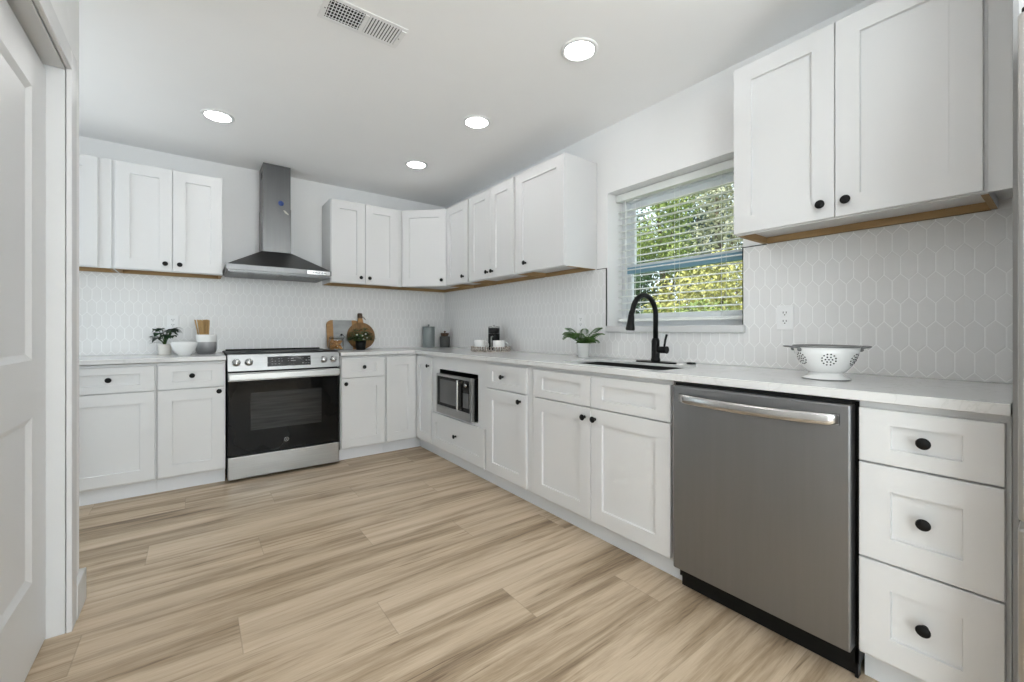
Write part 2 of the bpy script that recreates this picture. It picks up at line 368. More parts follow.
def panel_front(mb, X, w, h, fr, t=.019, rec=.011, fr_top=None, fr_bot=None, ch=.006, holes=None):
    """shaker slab: local u 0..w, n (out) 0..t, z 0..h; frame widths fr; recessed flat panel"""
    ft = fr_top or fr; fb = fr_bot or fr; e = .0018
    old = mb.X; mb.X = X
    def ring(a, b, c, d, n): return [(a, n, c), (b, n, c), (b, n, d), (a, n, d)]
    rings = [ring(0, w, 0, h, 0), ring(0, w, 0, h, t - e), ring(e, w - e, e, h - e, t)]
    for hz in (holes or [(fr, w - fr, fb, h - ft)]): pass
    hs = holes or [(fr, w - fr, fb, h - ft)]
    if len(hs) == 1:
        a, b, c, d = hs[0]
        rings += [ring(a, b, c, d, t), ring(a + ch * .3, b - ch * .3, c + ch * .3, d - ch * .3, t - rec)]
        vs = [p for r in rings for p in r]; fs = [(3, 2, 1, 0)]
        for j in range(len(rings) - 1):
            for k in range(4): fs.append((j * 4 + k, j * 4 + (k + 1) % 4, j * 4 + 4 + (k + 1) % 4, j * 4 + 4 + k))
        j = (len(rings) - 1) * 4; fs.append((j, j + 1, j + 2, j + 3)); mb.add(vs, fs)
    else:
        vs = [p for r in rings for p in r]; fs = [(3, 2, 1, 0)]
        for j in range(2):
            for k in range(4): fs.append((j * 4 + k, j * 4 + (k + 1) % 4, j * 4 + 4 + (k + 1) % 4, j * 4 + 4 + k))
        mb.add(vs, fs)
        a, b = hs[0][0], hs[0][1]
        zs = [e]
        for q in hs: zs += [q[2], q[3]]
        zs.append(h - e)
        for z0, z1 in ((zs[i], zs[i + 1]) for i in range(0, len(zs), 2)): mb.add(ring(a, b, z0, z1, t), [(0, 1, 2, 3)])
        mb.add(ring(e, a, e, h - e, t), [(0, 1, 2, 3)]); mb.add(ring(b, w - e, e, h - e, t), [(0, 1, 2, 3)])
        for (a, b, c, d) in hs:
            g = ch; r0 = ring(a, b, c, d, t); r1 = ring(a + g, b - g, c + g, d - g, t - rec)
            mb.add(r0 + r1, [(k, (k + 1) % 4, 4 + (k + 1) % 4, 4 + k) for k in range(4)] + [(4, 5, 6, 7)])
    mb.X = old
def FB(x0, z0, y=-.611): return Matrix(((1, 0, 0, x0), (0, -1, 0, y), (0, 0, 1, z0), (0, 0, 0, 1)))            # faces -y
def FR(y0, z0, x=-.611): return Matrix(((0, -1, 0, x), (-1, 0, 0, y0), (0, 0, 1, z0), (0, 0, 0, 1)))           # faces -x, u runs to -y
FD = lambda p, ang, z0: Matrix.Translation((p[0], p[1], z0)) @ Matrix.Rotation(ang, 4, 'Z') @ Matrix(((1, 0, 0, 0), (0, -1, 0, 0), (0, 0, 1, 0), (0, 0, 0, 1)))

door = thing('door_1', 'white two panel interior door in the left wall', None, (-2.737, LJ - .004, .008), kind='structure')
mb = MB(); dw_ = (LJ - .004) - (DY1 + t_ + .003); dh = DZ - .024
Xd = Matrix(((0, 1, 0, -2.737), (-1, 0, 0, LJ - .004), (0, 0, 1, .008), (0, 0, 0, 1)))
panel_front(mb, Xd, dw_, dh, .125, t=.035, rec=.011, ch=.02, holes=[(.16, dw_ - .16, .272, .812), (.16, dw_ - .16, 1.0, dh - .135)])
mb.build('door_slab', M['trim'], door)
kn = MB(); kp = (-2.702, DY1 + t_ + .07, .96)
kn.lathe([(.03, 0), (.03, .008), (.012, .012), (.012, .035), (.027, .045), (.03, .058), (.022, .07), (0, .072)], kp, 20, 'x'); kn.build('door_knob', M['blackmetal'], door)

# ------------------------------------------------------------------ kitchen window, blind
w = thing('window_1', 'white single hung kitchen window above the sink', None, (.11, -2.82, OZ0), kind='structure')
mb = MB(); F0, F1 = .155, .235; jw = .04; zs0 = 1.135
mb.box(F0, F1, OY1 - jw, OY1, zs0 + .035, OZ1 - .05); mb.box(F0, F1, OY0, OY0 + jw, zs0 + .035, OZ1 - .05); mb.box(F0, F1, OY0, OY1, OZ1 - .05, OZ1); mb.box(F0, F1, OY0, OY1, zs0 - .02, zs0 + .035)
mb.build('window_frame', M['vinyl'], w)
mb = MB(); mb.box(.205, .228, OY1 - jw - .03, OY1 - jw, 1.561, OZ1 - .0901); mb.box(.205, .228, OY0 + jw, OY0 + jw + .03, 1.561, OZ1 - .0901); mb.box(.205, .228, OY0 + jw, OY1 - jw, OZ1 - .09, OZ1 - .05); mb.build('sash_upper', M['vinyl'], w)
mb = MB(); mb.box(.165, .195, OY1 - jw - .035, OY1 - jw, zs0 + .035, 1.50); mb.box(.165, .195, OY0 + jw, OY0 + jw + .035, zs0 + .035, 1.50); mb.box(.163, .197, OY0 + jw, OY1 - jw, zs0 + .03, zs0 + .085, .003); mb.build('sash_lower', M['vinyl'], w)
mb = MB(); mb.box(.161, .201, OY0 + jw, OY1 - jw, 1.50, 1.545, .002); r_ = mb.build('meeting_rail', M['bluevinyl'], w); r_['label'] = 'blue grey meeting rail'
mb = MB(); mb.box(.158, .228, OY0 + jw, OY1 - jw, 1.545, 1.56, .002); mb.build('rail_cap', M['vinyl'], w)
mb = MB(); mb.box(.214, .217, OY0 + jw, OY1 - jw, 1.55, OZ1 - .06); mb.build('glass_pane', M['glass'], w)
mb = MB(); mb.box(.179, .182, OY0 + jw, OY1 - jw, zs0 + .05, 1.51); mb.build('glass_pane', M['glass'], w)
mb = MB(); mb.box(-.028, .16, -3.285, -2.372, 1.092, 1.132, .004); mb.build('window_sill', M['trim'], w)

b = thing('window_blind', 'white horizontal slat blind lowered and open in the window over the sink', 'blind', (.05, -2.82, OZ1))
mb = MB(); mb.box(.096, .148, OY0 + .012, OY1 - .012, 2.004, 2.046, .003); mb.build('headrail', M['slat'], b)
mb = MB(); mb.box(.082, .094, OY0 + .008, OY1 - .008, 1.998, 2.046, .002); mb.build('valance', M['slat'], b)
mb = MB(); zz = 1.928; k = 0
while zz > 1.205:
    tl = .004; pr = [(.096, zz - tl), (.109, zz - tl + .0035), (.121, zz + .0025), (.134, zz + tl - .001), (.146, zz + tl - .002)]
    up = [(x, z + .0042) for x, z in pr]; poly = pr + up[::-1]; n = len(poly)
    a, c_ = OY0 + .016, OY1 - .016
    vs = [(x, a, z) for x, z in poly] + [(x, c_, z) for x, z in poly]
    mb.add(vs, [tuple(range(n)), tuple(range(n, 2 * n))[::-1]] + [(i, (i + 1) % n, n + (i + 1) % n, n + i) for i in range(n)]); zz -= .0455
mb.build('slats', M['slat'], b)
mb = MB(); mb.box(.096, .146, OY0 + .016, OY1 - .016, 1.165, 1.185, .003); mb.build('bottom_rail', M['slat'], b)
for y in (-2.53, -2.82, -3.11):
    mb = MB()
    for x in (.0945, .1475): mb.tube([(x, y, 1.18), (x, y, 2.01)], .0011, 5)
    mb.build('ladder_cord', M['slat'], b)
mb = MB(); mb.tube([(.088, -2.455, 1.99), (.087, -2.455, 1.35)], .004, 8); mb.build('tilt_wand', M['slat'], b)

# ------------------------------------------------------------------ tiled backsplash
TW, TP, TA = .0505, .0955, .028
def clip(poly, r):
    for ax, s, lim in ((0, 1, r[0]), (0, -1, r[1]), (1, 1, r[2]), (1, -1, r[3])):
        out = []
        for i in range(len(poly)):
            p, q = poly[i - 1], poly[i]; a, c_ = s * (p[ax] - lim), s * (q[ax] - lim)
            if (a >= 0) != (c_ >= 0): t = a / (a - c_); out.append((p[0] + t * (q[0] - p[0]), p[1] + t * (q[1] - p[1])))
            if c_ >= 0: out.append(q)
        poly = out
        if len(poly) < 3: return []
    return poly
def tiles(mb, X, rect, u_off, z_off):
    g = .0019; w2 = TW / 2 - g; sd_ = (TP - TA) / 2; ap = sd_ + TA - g * 1.3
    old = mb.X; mb.X = X
    j0 = int((rect[2] - z_off) / TP) - 2; j1 = int((rect[3] - z_off) / TP) + 2
    i0 = int((rect[0] - u_off) / TW) - 2; i1 = int((rect[1] - u_off) / TW) + 2
    for j in range(j0, j1 + 1):
        for i in range(i0, i1 + 1):
            cu = u_off + (i + (j % 2) * .5) * TW; cz = z_off + j * TP
            hx = [(cu - w2, cz - sd_), (cu, cz - ap), (cu + w2, cz - sd_), (cu + w2, cz + sd_), (cu, cz + ap), (cu - w2, cz + sd_)]
            p = clip(hx, rect)
            if len(p) < 3: continue
            ar = abs(sum(p[k - 1][0] * p[k][1] - p[k][0] * p[k - 1][1] for k in range(len(p)))) / 2
            if ar < 6e-5: continue
            mx = sum(q[0] for q in p) / len(p); mz = sum(q[1] for q in p) / len(p)
            ins = [(mx + (q[0] - mx) * .93, mz + (q[1] - mz) * .95) for q in p]; n = len(p)
            vs = [(q[0], .003, q[1]) for q in p] + [(q[0], .0064, q[1]) for q in p] + [(q[0], .0069, q[1]) for q in ins]
            fs = []
            for l in range(2):
                for k in range(n): fs.append((l * n + k, l * n + (k + 1) % n, (l + 1) * n + (k + 1) % n, (l + 1) * n + k))
            fs.append(tuple(range(2 * n, 3 * n))); mb.add(vs, fs)
    mb.X = old
ZT = 1.535
mb = MB(); XR = FR(0, 0, 0); XB = FB(0, 0, 0)
rects = [(.008, 2.362, T + .002, ZT - .004), (2.362, 3.2735, T + .002, 1.0915), (3.2742, 4.208, T + .002, ZT - .004)]
for r in rects:
    mb.cur = 0; tiles(mb, XR, r, .02, .985)
    mb.cur = 1; mb.box(-.0062, -.0006, -r[1], -r[0], r[2] - .001, r[3])
o = mb.build('tile_backsplash', [M['tile'], M['grout']], None, (0, -2.1, T)); tag(o, 'white elongated hexagon tile backsplash running below the window wall', 'backsplash')
mb = MB(); r = (-3.2, -.0075, T + .002, ZT - .004)
tiles(mb, XB, r, -2.95, .985); mb.cur = 1; mb.box(r[0], r[1], -.0062, -.0006, r[2] - .001, r[3])
r = (-2.1, -1.305, ZT - .004, 1.62)
mb.cur = 0; tiles(mb, XB, r, -2.95, .985); mb.cur = 1; mb.box(r[0], r[1], -.0062, -.0006, r[2], r[3])
o = mb.build('tile_backsplash', [M['tile'], M['grout']], None, (-1.6, 0, T)); tag(o, 'white elongated hexagon tile backsplash behind the range', 'backsplash')
mb = MB(); mb.box(-.010, -.001, -2.3655, -2.3625, 1.134, ZT, .0008); mb.box(-.010, -.001, -2.3655, -2.279, ZT - .0035, ZT, .0008)
o = mb.build('tile_edging', M['blackmetal'], None, (0, -2.364, 1.13)); tag(o, 'thin black metal tile edging on the left of the window', 'tile edging')
mb = MB(); mb.box(-.010, -.001, -3.2735, -3.2705, 1.1335, ZT, .0008); mb.box(-.010, -.001, -3.385, -3.2705, ZT - .0035, ZT - .0002, .0008)
o = mb.build('tile_edging', M['blackmetal'], None, (0, -3.272, 1.09)); tag(o, 'thin black metal tile edging on the right of the window', 'tile edging')

# ------------------------------------------------------------------ cabinets
KNOB = None
def knob(par, p, d):
    global KNOB
    if KNOB is None:
        k = MB(); k.lathe([(.0085, 0), (.0085, .003), (.0055, .006), (.0055, .015), (.0155, .0195), (.0165, .023), (.014, .0268), (0, .0275)], (0, 0, 0), 24)
        o = k.build('knob', M['blackmetal'], None, (0, 0, 0)); KNOB = o.data; bpy.data.objects.remove(o)
    o = bpy.data.objects.new('knob', KNOB); COL.objects.link(o); o.parent = par
    o.location = Vector(p) - WL[par.name]; o.rotation_euler = Vector(d).to_track_quat('Z', 'Y').to_euler(); WL[o.name] = WL[par.name]
    return o
NB, NR = Vector((0, -1, 0)), Vector((-1, 0, 0))
FACE = .611; OUT = .63
ZTOP, ZG, ZB = .8676, .7022, .115
def front(par, name, side, a0, a1, z0, z1, kn=None, fr=.074, face=FACE):
    """side 'B': a is x; side 'R': a is y (a0 > a1)"""
    mb = MB(); w_ = abs(a1 - a0); h_ = z1 - z0
    f2 = min(fr, h_ * .28)
    X = FB(a0, z0, -face) if side == 'B' else FR(a0, z0, -face)
    panel_front(mb, X, w_, h_, fr, fr_top=f2, fr_bot=f2)
    o = mb.build(name, M['cab'], par)
    if kn:
        if side == 'B': knob(o, (kn[0], -(face + .0185), kn[1]), NB)
        else: knob(o, (-(face + .0185), kn[0], kn[1]), NR)
    return o
def base_box(par, side, a0, a1, kick=True, back=.0):
    mb = MB()
    if side == 'B': mb.box(a0, a1, -.61, -.004, .1, .885, .0008)
    else: mb.box(-.61, -.004, a1, a0, .1, .885, .0008)
    mb.build('cabinet_box', M['cab'], par)
    if kick:
        mb = MB()
        if side == 'B': mb.box(a0, a1, -.555, -.54, 0, .1)
        else: mb.box(-.555, -.54, a1, a0, 0, .1)
        mb.build('toe_kick', M['kick'], par)

GB = 'white shaker base cabinets'
c = thing('base_cabinet', 'white shaker base cabinet by the doorway wall, wide drawer over one door', 'cabinet', (-2.71, -.3, 0), GB)
base_box(c, 'B', -2.945, -2.482)
front(c, 'drawer', 'B', -2.935, -2.489, ZG + .003, ZTOP, (-2.712, .789)); front(c, 'door', 'B', -2.935, -2.489, ZB, ZG - .003, (-2.905, .655))
c = thing('base_cabinet', 'white shaker base cabinet just left of the range, under the crock', 'cabinet', (-2.29, -.3, 0), GB)
base_box(c, 'B', -2.481, -2.098)
front(c, 'drawer', 'B', -2.473, -2.104, ZG + .003, ZTOP, (-2.29, .793)); front(c, 'door', 'B', -2.473, -2.104, ZB, ZG - .003, (-2.137, .672))
c = thing('base_cabinet', 'white shaker base cabinet just right of the range, drawer over one door', 'cabinet', (-1.11, -.3, 0), GB)
base_box(c, 'B', -1.303, -.92)
front(c, 'drawer', 'B', -1.297, -.927, ZG + .003, ZTOP, (-1.112, .791)); front(c, 'door', 'B', -1.297, -.927, ZB, ZG - .003, (-1.264, .655))
# corner cabinet with a hinged pair of narrow doors
c = thing('corner_cabinet', 'white inside corner base cabinet with two narrow doors meeting at right angles', 'cabinet', (-.3, -.3, 0), GB)
mb = MB(); mb.prism([(-.919, -.004), (-.919, -.61), (-.61, -.61), (-.61, -.942), (-.004, -.942), (-.004, -.004)], .1, .885); mb.build('cabinet_box', M['cab'], c)
mb = MB(); mb.prism([(-.919, -.54), (-.919, -.555), (-.555, -.555), (-.555, -.942), (-.54, -.942), (-.54, -.54)], 0, .1); mb.build('toe_kick', M['kick'], c)
front(c, 'door', 'B', -.912, -.634, ZB, ZTOP); front(c, 'door', 'R', -.6325, -.935, ZB, ZTOP, (-.895, .793))
# microwave cabinet
c = thing('microwave_cabinet', 'white base cabinet with an open niche for the microwave over one drawer', 'cabinet', (-.3, -1.37, 0), GB)
mb = MB(); a0, a1 = -.943, -1.798; n0, n1, nz0, nz1 = -1.055, -1.672, .42, .778
mb.box(-.61, -.004, a0, n0, .1, .885); mb.box(-.61, -.004, n1, a1, .1, .885); mb.box(-.61, -.004, n0, n1, nz1, .885); mb.box(-.61, -.004, n0, n1, .1, nz0); mb.box(-.05, -.004, n0, n1, nz0, nz1)
mb.build('cabinet_box', M['cab'], c)
mb = MB(); mb.box(-.555, -.54, a1, a0, 0, .1); mb.build('toe_kick', M['kick'], c)
mb = MB(); mb.box(-.604, -.0505, n0 - .0015, n0 - .0005, nz0, nz1); mb.box(-.604, -.0505, n1 + .0005, n1 + .0015, nz0, nz1); mb.box(-.604, -.0505, n1, n0, nz1 - .0015, nz1 - .0005); mb.build('niche_lining', M['gap'], c)
front(c, 'drawer', 'R', -.947, -1.783, ZB, .400, (-1.373, .268))
# drawer over door
c = thing('base_cabinet', 'white shaker base cabinet between the microwave and the sink cabinet', 'cabinet', (-.3, -2.03, 0), GB)
base_box(c, 'R', -1.799, -2.292)
front(c, 'drawer', 'R', -1.806, -2.254, ZG + .003, ZTOP, (-2.01, .793)); front(c, 'door', 'R', -1.806, -2.254, ZB, ZG - .003, (-2.197, .653))
# sink base
c = thing('sink_cabinet', 'white double door sink base cabinet with two false drawer fronts', 'cabinet', (-.3, -2.78, 0), GB)
mb = MB(); mb.box(-.61, -.004, -3.258, -2.293, .1, .66); mb.box(-.61, -.592, -3.258, -2.293, .66, .885); mb.box(-.592, -.004, -2.311, -2.293, .66, .885); mb.box(-.592, -.004, -3.258, -3.24, .66, .885); mb.build('cabinet_box', M['cab'], c)
mb = MB(); mb.box(-.555, -.54, -3.278, -2.293, 0, .1); mb.box(-.54, -.05, -3.278, -3.262, 0, .1); mb.build('toe_kick', M['kick'], c)
for y0, y1, ky in ((-2.331, -2.7885, -2.75), (-2.7925, -3.252, -2.822)):
    front(c, 'false_drawer_front', 'R', y0, y1, ZG + .003, ZTOP); front(c, 'door', 'R', y0, y1, ZB, ZG - .003, (ky, .648))
# drawer bank
c = thing('drawer_cabinet', 'white three drawer base cabinet at the right end beside the dishwasher', 'cabinet', (-.3, -4.05, 0), GB)
base_box(c, 'R', -3.899, -4.208)
for z0, z1, kz in ((ZG + .003, ZTOP, .788), (.4118, ZG - .003, .561), (ZB, .4058, .264)): front(c, 'drawer', 'R', -3.902, -4.198, z0, z1, (-4.05, kz))

# ---- wall cabinets
ZU0, ZU1 = 1.5357, 2.2846; UF = .306
def wall_box(par, side, a0, a1, inner=True):
    """carcass: white sides, recessed white bottom, raw wood rim showing below"""
    lo, hi = min(a0, a1), max(a0, a1); t = .016
    def bx(mb, p0, p1, d0, d1, z0, z1):
        if side == 'B': mb.box(p0, p1, -d1, -d0, z0, z1)
        else: mb.box(-d1, -d0, p0, p1, z0, z1)
    mb = MB(); z0, z1 = ZU0 - .002, ZU1
    bx(mb, lo, hi, .003, UF, z0 + .03, z1)
    bx(mb, lo, lo + t, .003, UF - .02, z0 + .002, z0 + .0299); bx(mb, hi - t, hi, .003, UF - .02, z0 + .002, z0 + .0299); bx(mb, lo, hi, UF - .0199, UF, z0, z0 + .0299)
    mb.build('cabinet_box', M['cab'], par)
    mb = MB()
    bx(mb, lo + t, hi - t, .0032, .02, z0, z0 + .0295); bx(mb, lo, lo + t, .02, UF - .02, z0 - .0005, z0 + .0019); bx(mb, hi - t, hi, .02, UF - .02, z0 - .0005, z0 + .0019)
    bx(mb, lo + t, lo + t + .001, .02, UF - .02, z0, z0 + .0295); bx(mb, hi - t - .001, hi - t, .02, UF - .02, z0, z0 + .0295)
    o = mb.build('raw_wood_edge', M['rawwood'], par); o['label'] = 'raw wood bottom rim'
def ufront(par, side, a0, a1, kn=None): return front(par, 'door', side, a0, a1, ZU0 + .002, ZU1 - .003, kn, .074, UF)
GU = 'white shaker wall cabinets'
c = thing('wall_cabinet', 'white single door wall cabinet half hidden behind the doorway wall', 'cabinet', (-2.98, -.15, ZU0), GU)
wall_box(c, 'B', -3.17, -2.735); ufront(c, 'B', -3.16, -2.802, (-3.12, 1.59))
c = thing('wall_cabinet', 'white double door wall cabinet left of the range hood', 'cabinet', (-2.41, -.15, ZU0), GU)
wall_box(c, 'B', -2.722, -2.102); ufront(c, 'B', -2.715, -2.4075, (-2.447, 1.588)); ufront(c, 'B', -2.4045, -2.105, (-2.364, 1.588))
mb = MB(); mb.box(-2.7345, -2.7225, -.296, -.003, ZU0, ZU1); mb.build('filler_strip', M['cab'], c)
c = thing('wall_cabinet', 'white double door wall cabinet right of the range hood', 'cabinet', (-.97, -.15, ZU0), GU)
wall_box(c, 'B', -1.307, -.635); ufront(c, 'B', -1.303, -1.004, (-1.045, 1.592)); ufront(c, 'B', -1.0, -.69, (-.965, 1.592))
# diagonal corner wall cabinet
c = thing('corner_wall_cabinet', 'white diagonal wall cabinet in the room corner with one door', 'cabinet', (-.3, -.3, ZU0), GU)
P0, P1 = (-.633, -UF), (-UF, -.633)
mb = MB(); z0 = ZU0 - .002
mb.prism([(-.634, -.003), P0, P1, (-.003, -.634), (-.003, -.003)], z0 + .03, ZU1)
dd = Vector((P1[0] - P0[0], P1[1] - P0[1], 0)); L_ = dd.length; dd.normalize(); nn = Vector((dd.y, -dd.x, 0))
if nn.x > 0: nn = -nn
q = [P0, P1, (P1[0] - nn.x * .02, P1[1] - nn.y * .02), (P0[0] - nn.x * .02, P0[1] - nn.y * .02)]; mb.prism(q, z0, z0 + .03); mb.build('cabinet_box', M['cab'], c)
mb = MB(); mb.box(-.63, -.003, -.02, -.003, z0, z0 + .0295); mb.box(-.02, -.003, -.63, -.02, z0, z0 + .0295); o = mb.build('raw_wood_edge', M['rawwood'], c); o['label'] = 'raw wood bottom rim'
ang = math.atan2(dd.y, dd.x); st = Vector((P0[0], P0[1], 0)) + dd * .008
mb = MB(); panel_front(mb, FD((st.x, st.y), ang, ZU0 + .002), L_ - .016, ZU1 - ZU0 - .005, .074); dr = mb.build('door', M['cab'], c)
kp = Vector((P0[0], P0[1], 0)) + dd * (L_ - .05) + nn * .0185; knob(dr, (kp.x, kp.y, 1.592), nn)
c = thing('wall_cabinet', 'narrow white single door wall cabinet next to the diagonal corner cabinet', 'cabinet', (-.15, -.84, ZU0), GU)
wall_box(c, 'R', -.635, -1.051); ufront(c, 'R', -.645, -1.036, (-.972, 1.595))
c = thing('wall_cabinet', 'white double door wall cabinet above the coffee tray on the window wall', 'cabinet', (-.15, -1.39, ZU0), GU)
wall_box(c, 'R', -1.052, -1.736); ufront(c, 'R', -1.068, -1.401, (-1.366, 1.59)); ufront(c, 'R', -1.405, -1.72, (-1.440, 1.59))
c = thing('wall_cabinet', 'white single door wall cabinet nearest the window on its left', 'cabinet', (-.15, -2.0, ZU0), GU)
wall_box(c, 'R', -1.737, -2.276); ufront(c, 'R', -1.757, -2.273, (-1.872, 1.592 + .01))
c = thing('wall_cabinet', 'large white double door wall cabinet right of the window', 'cabinet', (-.15, -3.76, ZU0), GU)
wall_box(c, 'R', -3.376, -4.142); ufront(c, 'R', -3.376, -3.7525, (-3.712, 1.592)); ufront(c, 'R', -3.7555, -4.134, (-3.792, 1.592))
mb = MB(); mb.box(-.306, -.286, -4.21, -4.1425, ZU0, ZU1 + .02); mb.box(-.286, -.003, -4.21, -4.1425, ZU0 + .031, ZU1); mb.build('filler_strip', M['cab'], c)

# ------------------------------------------------------------------ worktop and sink
ct = T - .03
mb = MB()
SK = (-.55, -.218, -3.155, -2.485)     # sink cut-out x0,x1,y0,y1
CF = -.647
o_ = [(-2.096, CF), (-2.096, -.0075), (-2.96, -.0075), (-2.96, CF)]
mb.box(-2.96, -2.096, CF, -.003, ct, T, .003)
ob = mb.build('worktop', M['quartz'], None, (-2.5, -.3, ct)); tag(ob, 'white quartz worktop left of the range', 'worktop')
mb = MB(); x0, x1, y0, y1 = SK; yE = -4.2085
def slab(poly, z0, z1): mb.prism(poly, z0, z1)
bm = bmesh.new()
outer = [(-1.306, CF), (CF, CF), (CF, yE), (-.003, yE), (-.003, -.003), (-1.306, -.003)]
rr = .03; hole = []
for cx_, cy_, s0 in ((x1 - rr, y1 - rr, 0), (x0 + rr, y1 - rr, 90), (x0 + rr, y0 + rr, 180), (x1 - rr, y0 + rr, 270)):
    for k in range(6): a = R(s0 + k * 18); hole.append((cx_ + rr * cos(a), cy_ + rr * sin(a)))
def loop(pts):
    vs = [bm.verts.new((p[0], p[1], T)) for p in pts]; return [bm.edges.new((vs[i - 1], vs[i])) for i in range(len(vs))]
es = loop(outer) + loop(hole); r_ = bmesh.ops.triangle_fill(bm, use_beauty=True, use_dissolve=False, edges=es)
ext = bmesh.ops.extrude_face_region(bm, geom=bm.faces[:])
bmesh.ops.translate(bm, verts=[v for v in ext['geom'] if isinstance(v, bmesh.types.BMVert)], vec=(0, 0, -.03))
bm.verts.index_update(); mb.add([v.co[:] for v in bm.verts], [[v.index for v in f_.verts] for f_ in bm.faces]); bm.free()
ob = mb.build('worktop', M['quartz'], None, (-.3, -2.1, ct)); tag(ob, 'white quartz L shaped worktop from the range round to the refrigerator', 'worktop')
bv = ob.modifiers.new('edge', 'BEVEL'); bv.width = .002; bv.segments = 2; bv.limit_method = 'ANGLE'
s_ = thing('sink', 'dark undermount sink let into the worktop below the window', 'sink', (-.38, -2.82, ct - .2))
zt_, zb_ = T - .013, ct - .21
def rloop(x0, x1, y0, y1, r, z, n=6):
    out = []
    for cx, cy, s0 in ((x1 - r, y1 - r, 0), (x0 + r, y1 - r, 90), (x0 + r, y0 + r, 180), (x1 - r, y0 + r, 270)):
        for k in range(n): a = R(s0 + 90 * k / (n - 1)); out.append((cx + r * cos(a), cy + r * sin(a), z))
    return out
loops = [rloop(x0 + e, x1 - e, y0 + e, y1 - e, .031, z) for e, z in ((.0015, zb_ - .006), (.0015, zt_), (.009, zt_), (.011, zb_ + .01), (.02, zb_))]
mb = MB(); n = len(loops[0])
mb.add([p for l in loops for p in l], [(j * n + k, j * n + (k + 1) % n, (j + 1) * n + (k + 1) % n, (j + 1) * n + k) for j in range(len(loops) - 1) for k in range(n)] + [tuple(range(n))[::-1], tuple(range((len(loops) - 1) * n, len(loops) * n))])
mb.build('basin', M['sinksteel'], s_)
mb = MB(); mb.lathe([(.045, 0), (.045, .004), (.03, .005), (.028, .001), (0, .001)], (-.38, -2.82, zb_), 24); mb.build('drain', M['steel'], s_)

# faucet
fx_, fy_ = -.165, -2.862
f_ = thing('faucet', 'matte black gooseneck kitchen faucet with pull down head behind the sink', 'faucet', (fx_, fy_, T))
mb = MB(); pl = []
for k in range(24):
    a = 2 * pi * k / 24; pl.append((fx_ + .030 * cos(a), fy_ + (.097 if sin(a) >= 0 else -.097) + .030 * sin(a)))
mb.prism(pl, T, T + .007); mb.build('deck_plate', M['blackmetal'], f_)
mb = MB(); mb.lathe([(.026, T + .007), (.026, T + .02), (.0225, T + .03), (.0225, T + .125), (.019, T + .135), (.0165, T + .14)], (fx_, fy_, 0), 28); mb.build('body', M['blackmetal'], f_)
mb = MB(); pts = [(fx_, fy_, T + .13), (fx_, fy_, 1.19)]; rad = .105; cz = 1.195
for k in range(0, 15): a = R(k * 12); pts.append((fx_ - rad + rad * cos(a), fy_, cz + rad * sin(a)))
tip = pts[-1]; pts.append((tip[0] - .012, fy_, tip[2] - .02)); mb.tube(pts, .0142, 16); mb.build('spout', M['blackmetal'], f_)
mb = MB(); e0 = Vector(pts[-1]); dr_ = Vector((-.13, 0, -1)).normalized()
mb.tube([e0, e0 + dr_ * .02, e0 + dr_ * .05, e0 + dr_ * .085, e0 + dr_ * .092], [.0145, .017, .019, .0245, .022], 18); mb.build('spray_head', M['blackmetal'], f_)
mb = MB(); mb.tube([(fx_, fy_ - .018, T + .075), (fx_, fy_ - .07, T + .075)], .0195, 18); mb.tube([(fx_, fy_ - .068, T + .075), (fx_, fy_ - .073, T + .075)], .021, 18)
mb.tube([(fx_, fy_ - .055, T + .085), (fx_, fy_ - .062, T + .13), (fx_, fy_ - .072, T + .162)], [.006, .006, .007], 10); mb.build('lever_handle', M['blackmetal'], f_)
mb = MB(); mb.lathe([(.024, 0), (.024, .006), (.02, .009), (0, .0095)], (-.098, -3.04, T), 24)
o = mb.build('air_switch', M['blackmetal'], None, (-.098, -3.04, T)); tag(o, 'small round black button on the worktop right of the faucet', 'button')

# ------------------------------------------------------------------ range
rg = thing('range', 'stainless steel slide in electric range with black glass oven door', 'range', (-1.705, -.33, 0))
RX0, RX1 = -2.089, -1.317
mb = MB(); mb.box(RX0 + .004, RX1 - .004, -.60, -.02, .02, .905); mb.build('body', M['black'], rg)
mb = MB(); mb.box(RX0, RX1, -.60, -.012, .922, .934, .002); mb.box(RX0 + .01, RX1 - .01, -.60, -.012, .905, .922); mb.box(RX0 + .02, RX1 - .02, -.045, -.012, .934, .945, .002); mb.build('cooktop', M['cooktop'], rg)
for x, y, r in ((-1.9, -.2, .075), (-1.5, -.2, .075), (-1.9, -.44, .095), (-1.5, -.44, .1)):
    mb = MB(); mb.lathe([(r, 0), (r, .0006), (r - .003, .0006), (r - .003, 0)], (x, y, .9342), 36); mb.build('burner_ring', M['mark'], rg)
# sloped control panel
mb = MB(); prof = [(-.60, .929), (-.628, .931), (-.640, .926), (-.662, .808), (-.60, .808)]; mb.prism(prof, RX0 + .002, RX1 - .002, 'x'); cp = mb.build('control_panel', M['panelsteel'], rg)
sl = Vector((0, -.640 + .662, .926 - .808)).normalized(); pn = Vector((0, -sl.z, sl.y))     # up direction on panel, outward normal
def onpanel(x, z): t = (z - .808) / (.926 - .808); return Vector((x, -.662 + .022 * t, z))
def plate(mb, x0, x1, z0, z1, th):
    a, b_, c_, d_ = onpanel(x0, z0), onpanel(x1, z0), onpanel(x1, z1), onpanel(x0, z1)
    vs = [a, b_, c_, d_] + [p + pn * th for p in (a, b_, c_, d_)]
    mb.add(vs, [(3, 2, 1, 0), (4, 5, 6, 7)] + [(i, (i + 1) % 4, 4 + (i + 1) % 4, 4 + i) for i in range(4)])
mb = MB(); plate(mb, -1.838, -1.538, .832, .905, .002); ds = mb.build('display', M['blackglass'], cp)
rn = random.Random(3)
